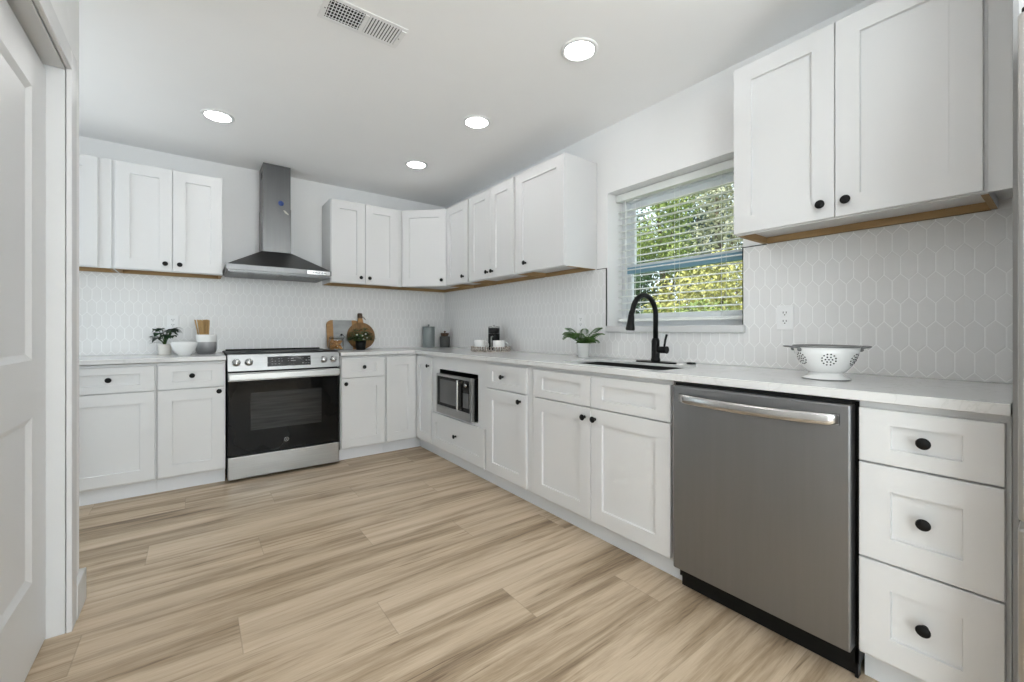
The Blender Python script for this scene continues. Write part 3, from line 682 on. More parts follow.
marks = [(x, x + rn.uniform(.006, .012), z, z + .003) for x in (-1.81, -1.79, -1.765, -1.745, -1.70, -1.60, -1.575, -1.555) for z in (.848, .868, .886) if rn.random() < .75]
for q in marks + [(-1.68, -1.645, .868, .872), (-1.68, -1.66, .884, .888)]:
    mb = MB(); plate(mb, *q, .0026); mb.build('lettering', M['mark'], cp)
Q = pn.to_track_quat('Z', 'Y').to_matrix().to_4x4()
for x in (-2.035, -1.957, -1.442, -1.367):
    p = onpanel(x, .869); mb = MB(); mb.X = Matrix.Translation(p) @ Q
    mb.lathe([(.027, 0), (.027, .004), (.021, .006), (.020, .030), (.018, .033), (0, .0335)], (0, 0, 0), 28); o = mb.build('knob', M['chrome'], rg)
    mb = MB(); mb.X = Matrix.Translation(p) @ Q; mb.box(-.0025, .0025, -.017, .017, .0335, .037, .001); mb.build('grip', M['steel'], o)
# door
mb = MB(); mb.box(RX0 + .003, RX1 - .003, -.648, -.602, .19, .80, .003); od = mb.build('oven_door', M['blackglass'], rg)
mb = MB(); mb.box(-1.945, -1.456, -.6486, -.6470, .365, .642); mb.build('oven_window', M['ovenwin'], od)
mb = MB(); mb.box(RX0 + .003, RX1 - .003, -.652, -.60, .732, .795, .004); mb.build('door_top_rail', M['steel'], od)
mb = MB(); mb.box(RX0 + .006, RX1 - .006, -.688, -.676, .742, .790, .005)
for x in (RX0 + .03, RX1 - .03): mb.box(x - .014, x + .014, -.678, -.648, .748, .786, .003)
mb.build('handle', M['steel'], od)
mb = MB(); lx, lz = -1.708, .265; ly = -.6485
mb.tube([(lx + .0155 * cos(2 * pi * k / 28), ly, lz + .0155 * sin(2 * pi * k / 28)) for k in range(28)], .0011, 6, True)
for s0 in (0, 90, 180, 270):
    mb.tube([(lx + .0115 * cos(R(s0 + k * 9)), ly, lz + .0115 * sin(R(s0 + k * 9))) for k in range(7)], .0009, 5)
mb.tube([(lx - .0065, ly, lz + .002), (lx - .004, ly, lz + .006), (lx - .001, ly, lz + .004), (lx - .004, ly, lz - .001), (lx - .0055, ly, lz - .005), (lx - .002, ly, lz - .005)], .001, 5)
mb.tube([(lx + .006, ly, lz + .004), (lx + .003, ly, lz + .006), (lx + .001, ly, lz + .002), (lx + .004, ly, lz + .0005), (lx + .001, ly, lz - .003), (lx + .004, ly, lz - .006), (lx + .007, ly, lz - .004)], .001, 5)
mb.build('emblem', M['chrome'], od)
mb = MB(); mb.box(RX0 + .003, RX1 - .003, -.655, -.602, .022, .183, .004); mb.build('storage_drawer', M['steel'], rg)
mb = MB(); mb.box(RX0 + .015, RX1 - .015, -.58, -.05, 0, .021); mb.build('plinth', M['black'], rg)

# ------------------------------------------------------------------ range hood
hd = thing('range_hood', 'stainless steel pyramid chimney range hood above the range', 'range hood', (-1.715, -.25, 1.55))
HX0, HX1 = -2.088, -1.343; hz0, hz1 = 1.553, 1.607
mb = MB(); mb.box(HX0, HX1, -.502, -.009, hz0 + .012, hz1, .002); mb.box(HX0 + .012, HX1 - .012, -.49, -.012, hz0, hz0 + .012); mb.build('hood_band', M['hoodsteel'], hd)
CX0, CX1, CY = -1.824, -1.612, -.25
mb = MB(); vs = [(HX0 + .004, -.498, hz1), (HX1 - .004, -.498, hz1), (HX1 - .004, -.009, hz1), (HX0 + .004, -.009, hz1), (CX0 - .003, CY - .003, 1.765), (CX1 + .003, CY - .003, 1.765), (CX1 + .003, -.009, 1.765), (CX0 - .003, -.009, 1.765)]
mb.add(vs, [(3, 2, 1, 0), (4, 5, 6, 7), (0, 1, 5, 4), (1, 2, 6, 5), (2, 3, 7, 6), (3, 0, 4, 7)]); mb.build('canopy', M['hoodsteel'], hd)
mb = MB(); mb.box(CX0, CX1, CY, -.009, 1.765, 2.14, .0015); mb.build('chimney_cover', M['hoodsteel'], hd)
mb = MB(); mb.box(CX0 + .003, CX1 - .003, CY + .003, -.009, 2.14, H - .002, .0015); ch_ = mb.build('upper_chimney_cover', M['hoodsteel'], hd)
mb = MB()
for k in range(5): mb.box(CX0 + .0022, CX0 + .0034, -.21, -.11, 2.39 + k * .012, 2.396 + k * .012)
mb.build('vent_slots', M['gap'], ch_)
mb = MB(); mb.lathe([(.021, 0), (.021, .0008), (0, .0009)], (-1.688, CY + .0024, 2.185), 28, 'y')
for v in mb.v: v.y = CY + .0028 - abs(v.y - CY - .0024)
o = mb.build('round_sticker', M['blueink'], hd); o['label'] = 'small round blue sticker'
mb = MB(); mb.prism([(-1.672, 2.13), (-1.655, 2.126), (-1.63, 2.10), (-1.633, 2.093), (-1.66, 2.107)], CY - .0008, CY - .0001, 'y'); mb.build('sticker_tail', M['paleink'], hd)
mb = MB(); mb.box(-1.535, HX1 - .012, -.5045, -.4995, hz0 + .016, hz1 - .006, .001); cpn = mb.build('button_panel', M['chrome'], hd)
for k in range(5):
    mb = MB(); mb.lathe([(.0062, 0), (.0062, -.004), (0, -.0045)], (-1.487 + k * .023, -.5045, 1.586), 14, 'y'); mb.build('button', M['steeldark'], cpn)
for x0_ in (-2.06, -1.71):
    mb = MB(); mb.box(x0_, x0_ + .335, -.46, -.06, hz0 - .004, hz0)
    for k in range(9): mb.box(x0_ + .02 + k * .035, x0_ + .035 + k * .035, -.44, -.08, hz0 - .007, hz0 - .004)
    mb.build('grease_filter', M['hoodsteel'], hd)

# ------------------------------------------------------------------ dishwasher
dwt = thing('dishwasher', 'stainless steel dishwasher with bowed bar handle beside the sink cabinet', 'dishwasher', (-.33, -3.59, 0))
mb = MB(); mb.box(-.60, -.05, -3.896, -3.28, .05, .88); mb.build('tub', M['black'], dwt)
mb = MB(); mb.box(-.657, -.602, -3.888, -3.283, .105, .873, .005); dd_ = mb.build('door', M['steeldark'], dwt)
mb = MB(); mb.box(-.640, -.602, -3.887, -3.284, .8732, .8845); mb.build('control_strip', M['black'], dwt)
mb = MB(); N = 18; ring = []
ya, yb = -3.316, -3.862
vs = []; fs = []
for k in range(N + 1):
    t = k / N; y = ya + (yb - ya) * t; bow = sin(pi * t) ** .55 if 0 < t < 1 else 0
    xo = -.672 - .030 * bow; zc = .824 - .004 * sin(pi * t); hh = .0195
    prof = [(xo + .012, zc - hh), (xo + .002, zc - hh * .9), (xo, zc - hh * .5), (xo - .001, zc), (xo, zc + hh * .5), (xo + .002, zc + hh * .9), (xo + .012, zc + hh)]
    vs += [(p[0], y, p[1]) for p in prof]
n = 7
for k in range(N):
    for j in range(n): fs.append((k * n + j, k * n + (j + 1) % n, (k + 1) * n + (j + 1) % n, (k + 1) * n + j))
mb.add(vs, fs, True); mb.add(vs[:n] + vs[-n:], [tuple(range(n)), tuple(range(n, 2 * n))[::-1]])
for y in (ya - .012, yb + .012): mb.box(-.668, -.656, y - .012, y + .012, .806, .842, .002)
mb.build('handle', M['chrome'], dd_)
mb = MB(); mb.box(-.585, -.57, -3.893, -3.281, .004, .10); mb.box(-.60, -.585, -3.893, -3.885, .004, .10); mb.build('toe_panel', M['black'], dwt)
for y in (-3.31, -3.866):
    mb = MB(); mb.lathe([(.018, 0), (.018, .01), (.008, .012), (.008, .06)], (-.56, y, 0), 14); mb.build('leveling_foot', M['steel'], dwt)

# ------------------------------------------------------------------ microwave
mw = thing('microwave', 'stainless steel microwave set in the base cabinet niche', 'microwave', (-.33, -1.38, nz0))
my0, my1 = -1.083, -1.638; mz0, mz1 = .424, .748
mb = MB(); mb.box(-.62, -.15, my1 + .004, my0 - .004, mz0, mz1 - .004); mb.build('case', M['black'], mw)
mb = MB(); mb.box(-.652, -.621, my1, my0, mz0, mz0 + .062, .002); mb.box(-.652, -.621, my1, my0, mz1 - .022, mz1, .002); mb.box(-.652, -.621, my1, my1 + .022, mz0 + .062, mz1 - .022); mb.box(-.652, -.621, my0 - .012, my0, mz0 + .062, mz1 - .022)
mb.build('front_frame', M['steel'], mw)
mb = MB(); mb.box(-.648, -.622, -1.485, my0 - .0125, mz0 + .0625, mz1 - .0225, .001); md = mb.build('door', M['blackglass'], mw)
mb = MB(); mb.box(-.6492, -.6478, -1.425, -1.142, mz0 + .088, mz1 - .045); mb.build('door_window', M['microwin'], md)
mb = MB(); mb.box(-.676, -.664, -1.479, -1.457, mz0 + .065, mz1 - .026, .004); mb.box(-.666, -.648, -1.475, -1.461, mz0 + .075, mz0 + .095); mb.box(-.666, -.648, -1.475, -1.461, mz1 - .055, mz1 - .035); mb.build('handle', M['chrome'], md)
mb = MB(); mb.box(-.648, -.622, my1 + .0225, -1.4855, mz0 + .0625, mz1 - .0225); cp_ = mb.build('control_panel', M['blackglass'], mw)
mb = MB(); mb.lathe([(.014, 0), (.014, -.012), (0, -.0125)], (-.648, -1.565, .69), 20, 'x'); mb.build('dial', M['chrome'], cp_)
mb = MB(); mb.box(-.6492, -.648, -1.60, -1.515, .52, .63); mb.build('keypad', M['microwin'], cp_)

# ------------------------------------------------------------------ refrigerator and end panel
ep = thing('end_panel', 'tall pale end panel between the worktop end and the refrigerator', 'panel', (-.33, -4.218, 0))
mb = MB(); mb.box(-.66, -.003, -4.2225, -4.212, 0, H - .002, .0008); mb.build('panel', M['panelgrey'], ep)
fr_ = thing('refrigerator', 'stainless steel refrigerator at the right edge beyond the worktop', 'refrigerator', (-.42, -4.69, 0))
fy0, fy1 = -4.2285, -5.14
mb = MB(); mb.box(-.74, -.06, fy1, fy0, .03, 1.79, .004); mb.build('case', M['casegrey'], fr_)
ym = (fy0 + fy1) / 2
for a, b_ in ((fy0, ym + .002), (ym - .002, fy1)):
    mb = MB(); mb.box(-.83, -.752, b_, a, .685, 1.805, .008); d = mb.build('door', M['fridge'], fr_)
    hy = ym + .05 if a == fy0 else ym - .05
    mb = MB(); mb.tube([(-.83, hy, .80), (-.875, hy, .82), (-.88, hy, 1.2), (-.875, hy, 1.60), (-.83, hy, 1.62)], .011, 12); mb.build('handle', M['steel'], d)
mb = MB(); mb.box(-.83, -.752, fy1, fy0, .06, .672, .008); d = mb.build('freezer_drawer', M['fridge'], fr_)
mb = MB(); mb.tube([(-.83, fy0 - .1, .60), (-.875, fy0 - .12, .605), (-.88, ym, .605), (-.875, fy1 + .12, .605), (-.83, fy1 + .1, .60)], .011, 12); mb.build('handle', M['steel'], d)
mb = MB(); mb.box(-.752, -.74, fy1 + .01, fy0 - .006, .06, 1.795); mb.build('door_gasket', M['gap'], fr_)
mb = MB(); mb.box(-.815, -.74, fy0 - .06, fy0 - .005, 1.805, 1.82, .003); mb.box(-.815, -.74, fy1 + .005, fy1 + .06, 1.805, 1.82, .003); mb.build('hinge_cover', M['black'], fr_)
mb = MB(); mb.box(-.72, -.1, fy1 + .02, fy0 - .02, 0, .03); mb.build('plinth', M['black'], fr_)

# ------------------------------------------------------------------ ceiling lights and air register
def downlight(x, y, label):
    l = thing('recessed_light', label, 'ceiling light', (x, y, H), 'recessed ceiling lights')
    mb = MB(); mb.lathe([(.092, 0), (.092, -.004), (.088, -.007), (.074, -.008), (.073, -.004), (.073, 0)], (x, y, H - .0003), 40); mb.build('trim_ring', M['white'], l)
    mb = MB(); mb.lathe([(0, -.0025), (.0725, -.0025)], (x, y, H - .0003), 40); mb.build('lens', M['lens'], l)
    d = bpy.data.lights.new('lamp', 'AREA'); d.shape = 'DISK'; d.size = .14; d.energy = LAMP_W; d.color = (.97, .98, 1)
    o = bpy.data.objects.new('lamp', d); COL.objects.link(o); o.parent = l; o.location = (0, 0, -.010)
downlight(-2.155, -.945, 'recessed round ceiling light left of the range hood')
downlight(-.780, -.968, 'recessed round ceiling light nearest the room corner cabinet')
downlight(-.762, -1.893, 'recessed round ceiling light between the corner one and the one by the window')
downlight(-.742, -2.820, 'recessed round ceiling light in front of the window, largest in view')
for x, y, n in ((-2.155, -2.82, 'over the left doorway'), (-2.155, -3.75, 'over the camera side floor by the left wall'), (-.742, -5.6, 'behind the refrigerator run'), (-2.155, -5.6, 'at the rear of the room')):
    downlight(x, y, 'recessed round ceiling light ' + n)

def fill_uplight(x, y, label, watts):  # unseen uplight added to brighten the ceiling, modelled as a standing lamp
    l = thing('fill_lamp', label, 'fill lamp', (x, y, 0))
    mb = MB(); mb.lathe([(.14, 0), (.14, .012), (.03, .022), (.014, .03)], (x, y, 0), 32); mb.build('base', M['blackmetal'], l)
    mb = MB(); mb.tube([(x, y, .02), (x, y, 1.22)], .011, 12); mb.build('pole', M['blackmetal'], l)
    mb = MB(); mb.lathe([(.02, 1.2), (.10, 1.22), (.17, 1.27), (.185, 1.30), (.18, 1.30), (.165, 1.275), (.09, 1.23), (0, 1.225)], (x, y, 0), 36); mb.build('lamp_shade', M['white'], l)
    d = bpy.data.lights.new('lamp', 'AREA'); d.shape = 'DISK'; d.size = .34; d.energy = watts; d.color = (.92, .965, 1)
    o = bpy.data.objects.new('lamp', d); COL.objects.link(o); o.parent = l; o.location = (0, 0, 1.302); o.rotation_euler = (pi, 0, 0)
fill_uplight(-1.7, -6.2, 'added fill uplight with an upturned white bowl shade standing behind the camera', UPLIGHT_W)
fill_uplight(-3.45, -1.2, 'added fill uplight with an upturned white bowl shade standing in the alcove', 4.5)
vt = thing('air_register', 'white rectangular ceiling air vent with two banks of louvres', 'vent', (-1.662, -2.362, H))
vx0, vx1, vy0, vy1 = -1.842, -1.482, -2.443, -2.281; zc = H - .001
mb = MB(); g = .020
mb.box(vx0, vx1, vy0, vy0 + g, zc - .0035, zc, .001); mb.box(vx0, vx1, vy1 - g, vy1, zc - .0035, zc, .001); mb.box(vx0, vx0 + g + .003, vy0 + g, vy1 - g, zc - .006, zc); mb.box(vx1 - g - .003, vx1, vy0 + g, vy1 - g, zc - .006, zc)
mb.box(-1.671, -1.653, vy0 + g, vy1 - g, zc - .006, zc); mb.build('frame', M['white'], vt)
mb = MB(); mb.box(vx0 + .01, vx1 - .01, vy0 + .01, vy1 - .01, zc - .0009, zc - .0001); mb.build('dark_duct', M['gap'], vt)
mb = MB(); xl, xr = vx0 + g + .003, -1.671
for k in range(11): x = xl + (xr - xl) * (k + .5) / 11; mb.box(x - .0012, x + .0012, vy0 + g, vy1 - g, zc - .005, zc - .001)
for k in range(6): y = vy0 + g + (vy1 - vy0 - 2 * g) * (k + .5) / 6; mb.box(xl, xr, y - .0013, y + .0013, zc - .003, zc - .001)
mb.build('grid_louvres', M['white'], vt)
mb = MB(); xl, xr = -1.653, vx1 - g - .003
for k in range(11): x = xl + (xr - xl) * (k + .5) / 11; mb.box(x - .0043, x + .0043, vy0 + g, vy1 - g, zc - .004, zc - .002)
mb.build('slat_louvres', M['white'], vt)
mb = MB()
for x in (vx0 + .015, vx1 - .015): mb.lathe([(.004, 0), (.003, -.002), (0, -.0022)], (x, -2.362, zc - .006), 10)
mb.build('screws', M['steel'], vt)

# ------------------------------------------------------------------ outlets
def outlet(X, p, label):
    o = thing('wall_outlet', label, 'outlet', p, 'white wall outlets'); o_ = X
    mb = MB(); mb.X = o_; mb.box(-.036, .036, .0072, .0125, -.058, .058, .002); mb.build('cover_plate', M['white'], o)
    for z in (-.02, .02):
        mb = MB(); mb.X = o_; mb.box(-.017, .017, .0125, .0145, z - .0145, z + .0145, .001); r_ = mb.build('receptacle', M['white'], o)
        mb = MB(); mb.X = o_
        for u in (-.0065, .0065): mb.box(u - .0014, u + .0014, .0144, .0148, z, z + .009)
        mb.lathe([(.0028, 0), (.0028, .0004), (0, .0004)], (0, .0144, z - .0065), 10, 'y'); mb.build('slots', M['gap'], r_)
outlet(FB(-2.414, 1.166, 0), (-2.414, 0, 1.166), 'white wall outlet behind the small leafy plant')
outlet(FR(-3.469, 1.166, 0), (0, -3.469, 1.166), 'white wall outlet above and left of the colander')
outlet(FR(-2.129, 1.166, 0), (0, -2.129, 1.166), 'white wall outlet behind the fern')

# ------------------------------------------------------------------ things on the worktops
def blade(mb, base, d, L, wd, droop, n=7, fold=.25, up=.6, tipw=0.):
    """arching leaf starting at base in horizontal direction d"""
    d = Vector((d[0], d[1], 0)).normalized(); side = Vector((-d.y, d.x, 0)); vs = []; fs = []
    for k in range(n + 1):
        t = k / n; h = L * (up * t - droop * t * t); r = L * t * (1 - .15 * t)
        c = Vector(base) + d * r + Vector((0, 0, h)); ww = wd * (sin(pi * min(1, t * .92 + .08)) ** .8) * (1 - t) ** .25 + tipw
        lift = Vector((0, 0, ww * fold))
        vs += [c - side * ww + lift, c, c + side * ww + lift]
    for k in range(n):
        a = k * 3; fs += [(a, a + 1, a + 4, a + 3), (a + 1, a + 2, a + 5, a + 4)]
    mb.add(vs, fs, True)
# potted leafy plant
px_, py_ = -2.458, -.135
p = thing('potted_plant', 'small dark leafy plant in a cream pot by the white bowl', 'plant', (px_, py_, T))
mb = MB(); mb.lathe([(.036, T), (.039, T + .004), (.042, T + .078), (.039, T + .079), (.036, T + .066), (0, T + .066)], (px_, py_, 0), 28); mb.build('pot', M['cream'], p)
mb = MB(); mb.lathe([(.036, T + .067), (0, T + .069)], (px_, py_, 0), 20); mb.build('soil', M['soil'], p)
mb = MB(); rn = random.Random(11); tips = []
for k in range(15):
    a = 2 * pi * k / 15 + rn.uniform(-.3, .3); r = rn.uniform(.02, .07); h = rn.uniform(.05, .13)
    q = Vector((px_ + r * cos(a), py_ + r * sin(a) * .7, T + .066 + h)); mb.tube([(px_, py_, T + .06), (px_ + r * .4 * cos(a), py_ + r * .3 * sin(a), T + .066 + h * .6), q], .0028, 6); tips.append((q, a))
mb.build('stems', M['leafherb'], p)
mb = MB()
for q, a in tips:
    for j in range(3): b_ = a + rn.uniform(-.9, .9); blade(mb, q - Vector((cos(b_), sin(b_), 0)) * .012, (cos(b_), sin(b_) * .8), rn.uniform(.065, .09), rn.uniform(.026, .036), rn.uniform(.4, .9), 6, .15, .5)
blade(mb, (px_ - .02, py_, T + .085), (-1, -.2), .09, .013, .35, 6, .2, .3); mb.build('leaves', M['leafdark'], p)
# bowl
bx_, by_ = -2.338, -.335
mb = MB(); mb.lathe([(.036, 0), (.038, .006), (.048, .013), (.066, .038), (.077, .072), (.080, .098), (.078, .100), (.074, .073), (.062, .041), (.042, .018), (0, .014)], (bx_, by_, T), 40)
o = mb.build('bowl', M['ceramic'], None, (bx_, by_, T)); tag(o, 'white round bowl between the leafy plant and the grey crock', 'bowl')
# crock with bamboo sticks (thin sticks are stuff-like but counted: one bundle tied together)
cx_, cy_ = -2.203, -.195
mb = MB(); mb.lathe([(0.0505, 0), (0.0574, .004), (0.0670, .025), (0.0687, .05), (0.0683, .085), (0.0657, .092), (0.0666, .098), (0.0648, .106), (0.0666, .114), (0.0653, .122), (0.0666, .13), (0.0661, .150), (0.0635, .152), (0.0609, .146), (0.0609, .03), (0, .025)], (cx_, cy_, T), 40)
o = mb.build('utensil_crock', M['dipped'], None, (cx_, cy_, T)); tag(o, 'white crock with grey dipped base holding bamboo sticks', 'crock')
mb = MB(); rn = random.Random(5)
for k in range(60):
    a = rn.uniform(0, 2 * pi); r = math.sqrt(rn.random()); b0 = (cx_ - .010 + .022 * r * cos(a), cy_ + .025 * r * sin(a), T + .032); tp = (cx_ - .027 + .048 * r * cos(a), cy_ + .042 * r * sin(a), T + .262 + rn.uniform(-.008, .008)); mb.tube([b0, tp], .0032, 5)
o = mb.build('bamboo_sticks', M['bamboo'], None, (cx_, cy_, T + .03)); tag(o, 'bundle of thin bamboo sticks fanning out of the grey crock', 'sticks', kind='stuff')

# leaning boards
def lean(p, tilt): return Matrix.Translation(p) @ Matrix.Rotation(tilt, 4, 'X')
def rrect(x0, x1, z0, z1, r, n=6):
    out = []
    for cx, cz, s0 in ((x1 - r, z1 - r, 0), (x0 + r, z1 - r, 90), (x0 + r, z0 + r, 180), (x1 - r, z0 + r, 270)):
        for k in range(n + 1): a = R(s0 + 90 * k / n); out.append((cx + r * cos(a), cz + r * sin(a)))
    return out
bd = thing('serving_board', 'rectangular wood and grey marble serving board leaning on the tile', 'board', (-1.13, -.075, T))
XL = lean((-1.13, -.075, T), -.17)
def bpart(poly, y0, y1, nm, m_, par, X):
    mb = MB(); mb.X = X; mb.prism(poly, y0, y1, 'y'); return mb.build(nm, m_, par)
wl = [q for q in rrect(-.145, .16, 0, .285, .045)]
bpart(clip(wl, (-.2, -.088, -1, 1)), -.009, .009, 'wood_end', M['wood1'], bd, XL); bpart(clip(wl, (.088, .2, -1, 1)), -.009, .009, 'wood_end', M['wood1'], bd, XL)
o = bpart(clip(wl, (-.0879, .0879, -1, 1)), -.009, .009, 'marble_slab', M['slate'], bd, XL); o['label'] = 'grey marble middle'
pb = thing('paddle_board', 'round walnut paddle board with dark handle leaning beside the marble board', 'board', (-.963, -.105, T))
XP = lean((-.963, -.105, T), -.20)
circ = [(.133 * cos(2 * pi * k / 48), .133 + .133 * sin(2 * pi * k / 48)) for k in range(48)]
bpart(circ, -.009, .009, 'disc', M['wood2'], pb, XP)
bpart([(-.030, .235), (.030, .235), (.021, .308), (-.021, .308)], -.0088, .0088, 'neck', M['wood1'], pb, XP); bpart(rrect(-.021, .021, .3081, .36, .008), -.0088, .0088, 'handle', M['wood3'], pb, XP)
mb = MB(); mb.X = XP; mb.tube([(0, -.012, .33), (.025, -.014, .325), (.045, -.012, .305), (.05, -.01, .29), (.04, -.012, .30), (.015, -.014, .322)], .0022, 6); mb.build('leather_loop', M['leather'], pb)
# herb in black pot
hx, hy = -1.015, -.235
p = thing('herb_plant', 'small flowering herb in a black pot before the paddle board', 'plant', (hx, hy, T))
mb = MB(); mb.lathe([(.038, 0), (.041, .003), (.05, .085), (.047, .086), (.044, .075), (0, .075)], (hx, hy, T), 28); mb.build('pot', M['blackmetal'], p)
mb = MB(); rn = random.Random(21)
for k in range(230):
    a = rn.uniform(0, 2 * pi); r = .105 * math.sqrt(rn.random()); h = .085 + .13 * rn.random() * (1 - (r / .12) ** 2)
    blade(mb, (hx + r * cos(a), hy + r * sin(a) * .6, T + h), (cos(a + rn.uniform(-1, 1)), sin(a) * .7), rn.uniform(.035, .06), rn.uniform(.011, .018), rn.uniform(.2, .9), 4, .2, .5)
mb.build('leaves', M['leafherb'], p)
mb = MB()
for k in range(14): a = rn.uniform(0, 2 * pi); r = .02 + .04 * rn.random(); mb.tube([(hx, hy, T + .07), (hx + r * cos(a), hy + r * sin(a) * .6, T + .15)], .0016, 5)
mb.build('stems', M['leafherb'], p)
mb = MB()
for u, z in ((-.03, .105), (.042, .115), (.0, .135), (.03, .15), (-.05, .14), (.01, .10)): mb.ball((hx + u, hy - .05, T + z), .009, 8, 6, (1, .7, .8))
mb.build('blossoms', M['ceramic'], p)
# jar of biscuits
jx, jy = -1.228, -.195
p = thing('storage_jar', 'clip top glass jar full of caramel biscuits beside the range', 'jar', (jx, jy, T))
mb = MB(); mb.lathe([(.06, .001), (.066, .006), (.068, .02), (.068, .085), (.06, .1), (.056, .108), (.056, .116)], (jx, jy, T), 32); mb.build('glass_body', M['jarglass'], p)
mb = MB(); mb.lathe([(.058, .117), (.058, .124), (.04, .131), (0, .133)], (jx, jy, T), 28); mb.build('lid', M['jarglass'], p)
mb = MB(); mb.tube([(jx + .058 * cos(2 * pi * k / 24), jy + .058 * sin(2 * pi * k / 24), T + .112) for k in range(24)], .002, 6, True); mb.tube([(jx + .058, jy - .01, T + .10), (jx + .07, jy - .012, T + .125), (jx + .05, jy - .012, T + .148), (jx + .03, jy - .01, T + .135)], .003, 6); mb.ball((jx + .045, jy - .012, T + .143), .011, 8, 6); mb.build('clip', M['black'], p)
rn = random.Random(8); proto = None
mb = MB()
for k in range(46):
    a = rn.uniform(0, 2 * pi); r = .046 * math.sqrt(rn.random()); z = .012 + .075 * rn.random()
    mb.ball((jx + r * cos(a), jy + r * sin(a), T + z), rn.uniform(.012, .017), 8, 6, (1, rn.uniform(.6, 1), rn.uniform(.5, .8)))
o = mb.build('biscuits', M['nuts'], None, (jx, jy, T)); tag(o, 'caramel coloured biscuits heaped inside the clip top jar', 'biscuits', kind='stuff')
# canisters
def canister(x, y, r, h, m_, lidm, label, wood):
    p = thing('canister', label, 'canister', (x, y, T))
    mb = MB(); mb.lathe([(r - .003, 0), (r, .003), (r, h - .006), (r - (.014 if wood else .002), h)], (x, y, T), 36); mb.build('body', m_, p)
    mb = MB()
    if wood: mb.lathe([(r - .013, h), (r - .012, h + .018), (r - .010, h + .020), (r - .010, h + .032), (r - .014, h + .034), (0, h + .034)], (x, y, T), 32)
    else: mb.lathe([(r + .002, h), (r + .002, h + .009), (r - .004, h + .013), (0, h + .015)], (x, y, T), 32)
    l = mb.build('lid', lidm, p)
    mb = MB(); z = h + (.034 if wood else .014); mb.lathe([(.006, 0), (.006, .006), (.012, .012), (.012, .018), (.006, .022), (0, .023)], (x, y, T + z), 18); mb.build('lid_knob', lidm, l)
canister(-.25, -.105, .064, .212, M['sage'], M['sage'], 'tall grey green canister standing in the counter corner', False)
canister(-.095, -.18, .054, .122, M['dark'], M['wood3'], 'short dark grey canister with a wooden lid in the corner', True)
# coffee tray
tx, ty = -.185, -1.205; u = Vector((cos(R(50)), -sin(R(50)), 0))
p = thing('tray', 'oval beaded white washed tray under the mugs', 'tray', (tx, ty, T)); td = Vector((.3, -1, 0)).normalized(); tn = Vector((-td.y, td.x, 0))
ov = lambda a, s=1.: Vector((tx, ty, 0)) + td * (.192 * s * cos(a)) + tn * (.145 * s * sin(a))
mb = MB(); mb.prism([tuple(ov(2 * pi * k / 40))[:2] for k in range(40)], T, T + .008); mb.build('base', M['bead'], p)
mb = MB()
for k in range(48):
    q = ov(2 * pi * k / 44, .97)
    for z in (.017, .036): mb.ball((q.x, q.y, T + z), .0095, 8, 6)
mb.build('beaded_rim', M['bead'], p)
def mug(q, ang, label):
    p = thing('mug', label, 'mug', (q.x, q.y, T + .0088), 'white mugs on the tray')
    mb = MB(); mb.lathe([(.040, 0), (.047, .006), (.052, .03), (.053, .086), (.051, .088), (.049, .083), (.047, .015), (0, .01)], (q.x, q.y, T + .0088), 32); mb.build('cup', M['ceramic'], p)
    d = Vector((cos(ang), sin(ang), 0)); mb = MB()
    mb.tube([Vector((q.x, q.y, T + .008 + .046 + .027 * sin(R(a)))) + d * (.050 + .030 * cos(R(a))) for a in range(-80, 81, 16)], .0055, 10); mb.build('handle', M['ceramic'], p)
mug(Vector((tx, ty, 0)) - td * .110 - tn * .022, R(-40), 'white mug on the beaded tray, nearer the room corner')
mug(Vector((tx, ty, 0)) + td * .104 - tn * .016, R(-40), 'white mug on the beaded tray, nearer the fern')
q = Vector((tx, ty, 0)) + tn * .074 - td * .022
p = thing('coffee_press', 'black french press coffee maker behind the two white mugs', 'coffee press', (q.x, q.y, T + .0088))
mb = MB(); mb.lathe([(.050, 0), (.052, .004), (.052, .145), (.051, .147)], (q.x, q.y, T + .0088), 32); mb.build('carafe', M['black'], p)
mb = MB(); mb.lathe([(.0515, .148), (.0515, .195), (.049, .197)], (q.x, q.y, T + .0088), 32); mb.build('glass_collar', M['sinksteel'], p)
mb = MB(); mb.lathe([(.054, .198), (.054, .208), (.038, .214), (0, .216)], (q.x, q.y, T + .0088), 32); mb.tube([(q.x, q.y, T + .222), (q.x, q.y, T + .226)], .004, 8); mb.ball((q.x, q.y, T + .229), .006, 10, 8); mb.build('plunger_lid', M['chrome'], p)
d = Vector((-.78, -.62, 0)); c0 = Vector((q.x, q.y, T + .0088))
mb = MB(); mb.tube([c0 + d * .051 + Vector((0, 0, .12)), c0 + d * .079 + Vector((0, 0, .118)), c0 + d * .082 + Vector((0, 0, .07)), c0 + d * .076 + Vector((0, 0, .03)), c0 + d * .051 + Vector((0, 0, .025))], .007, 10); mb.build('handle', M['steel'], p)
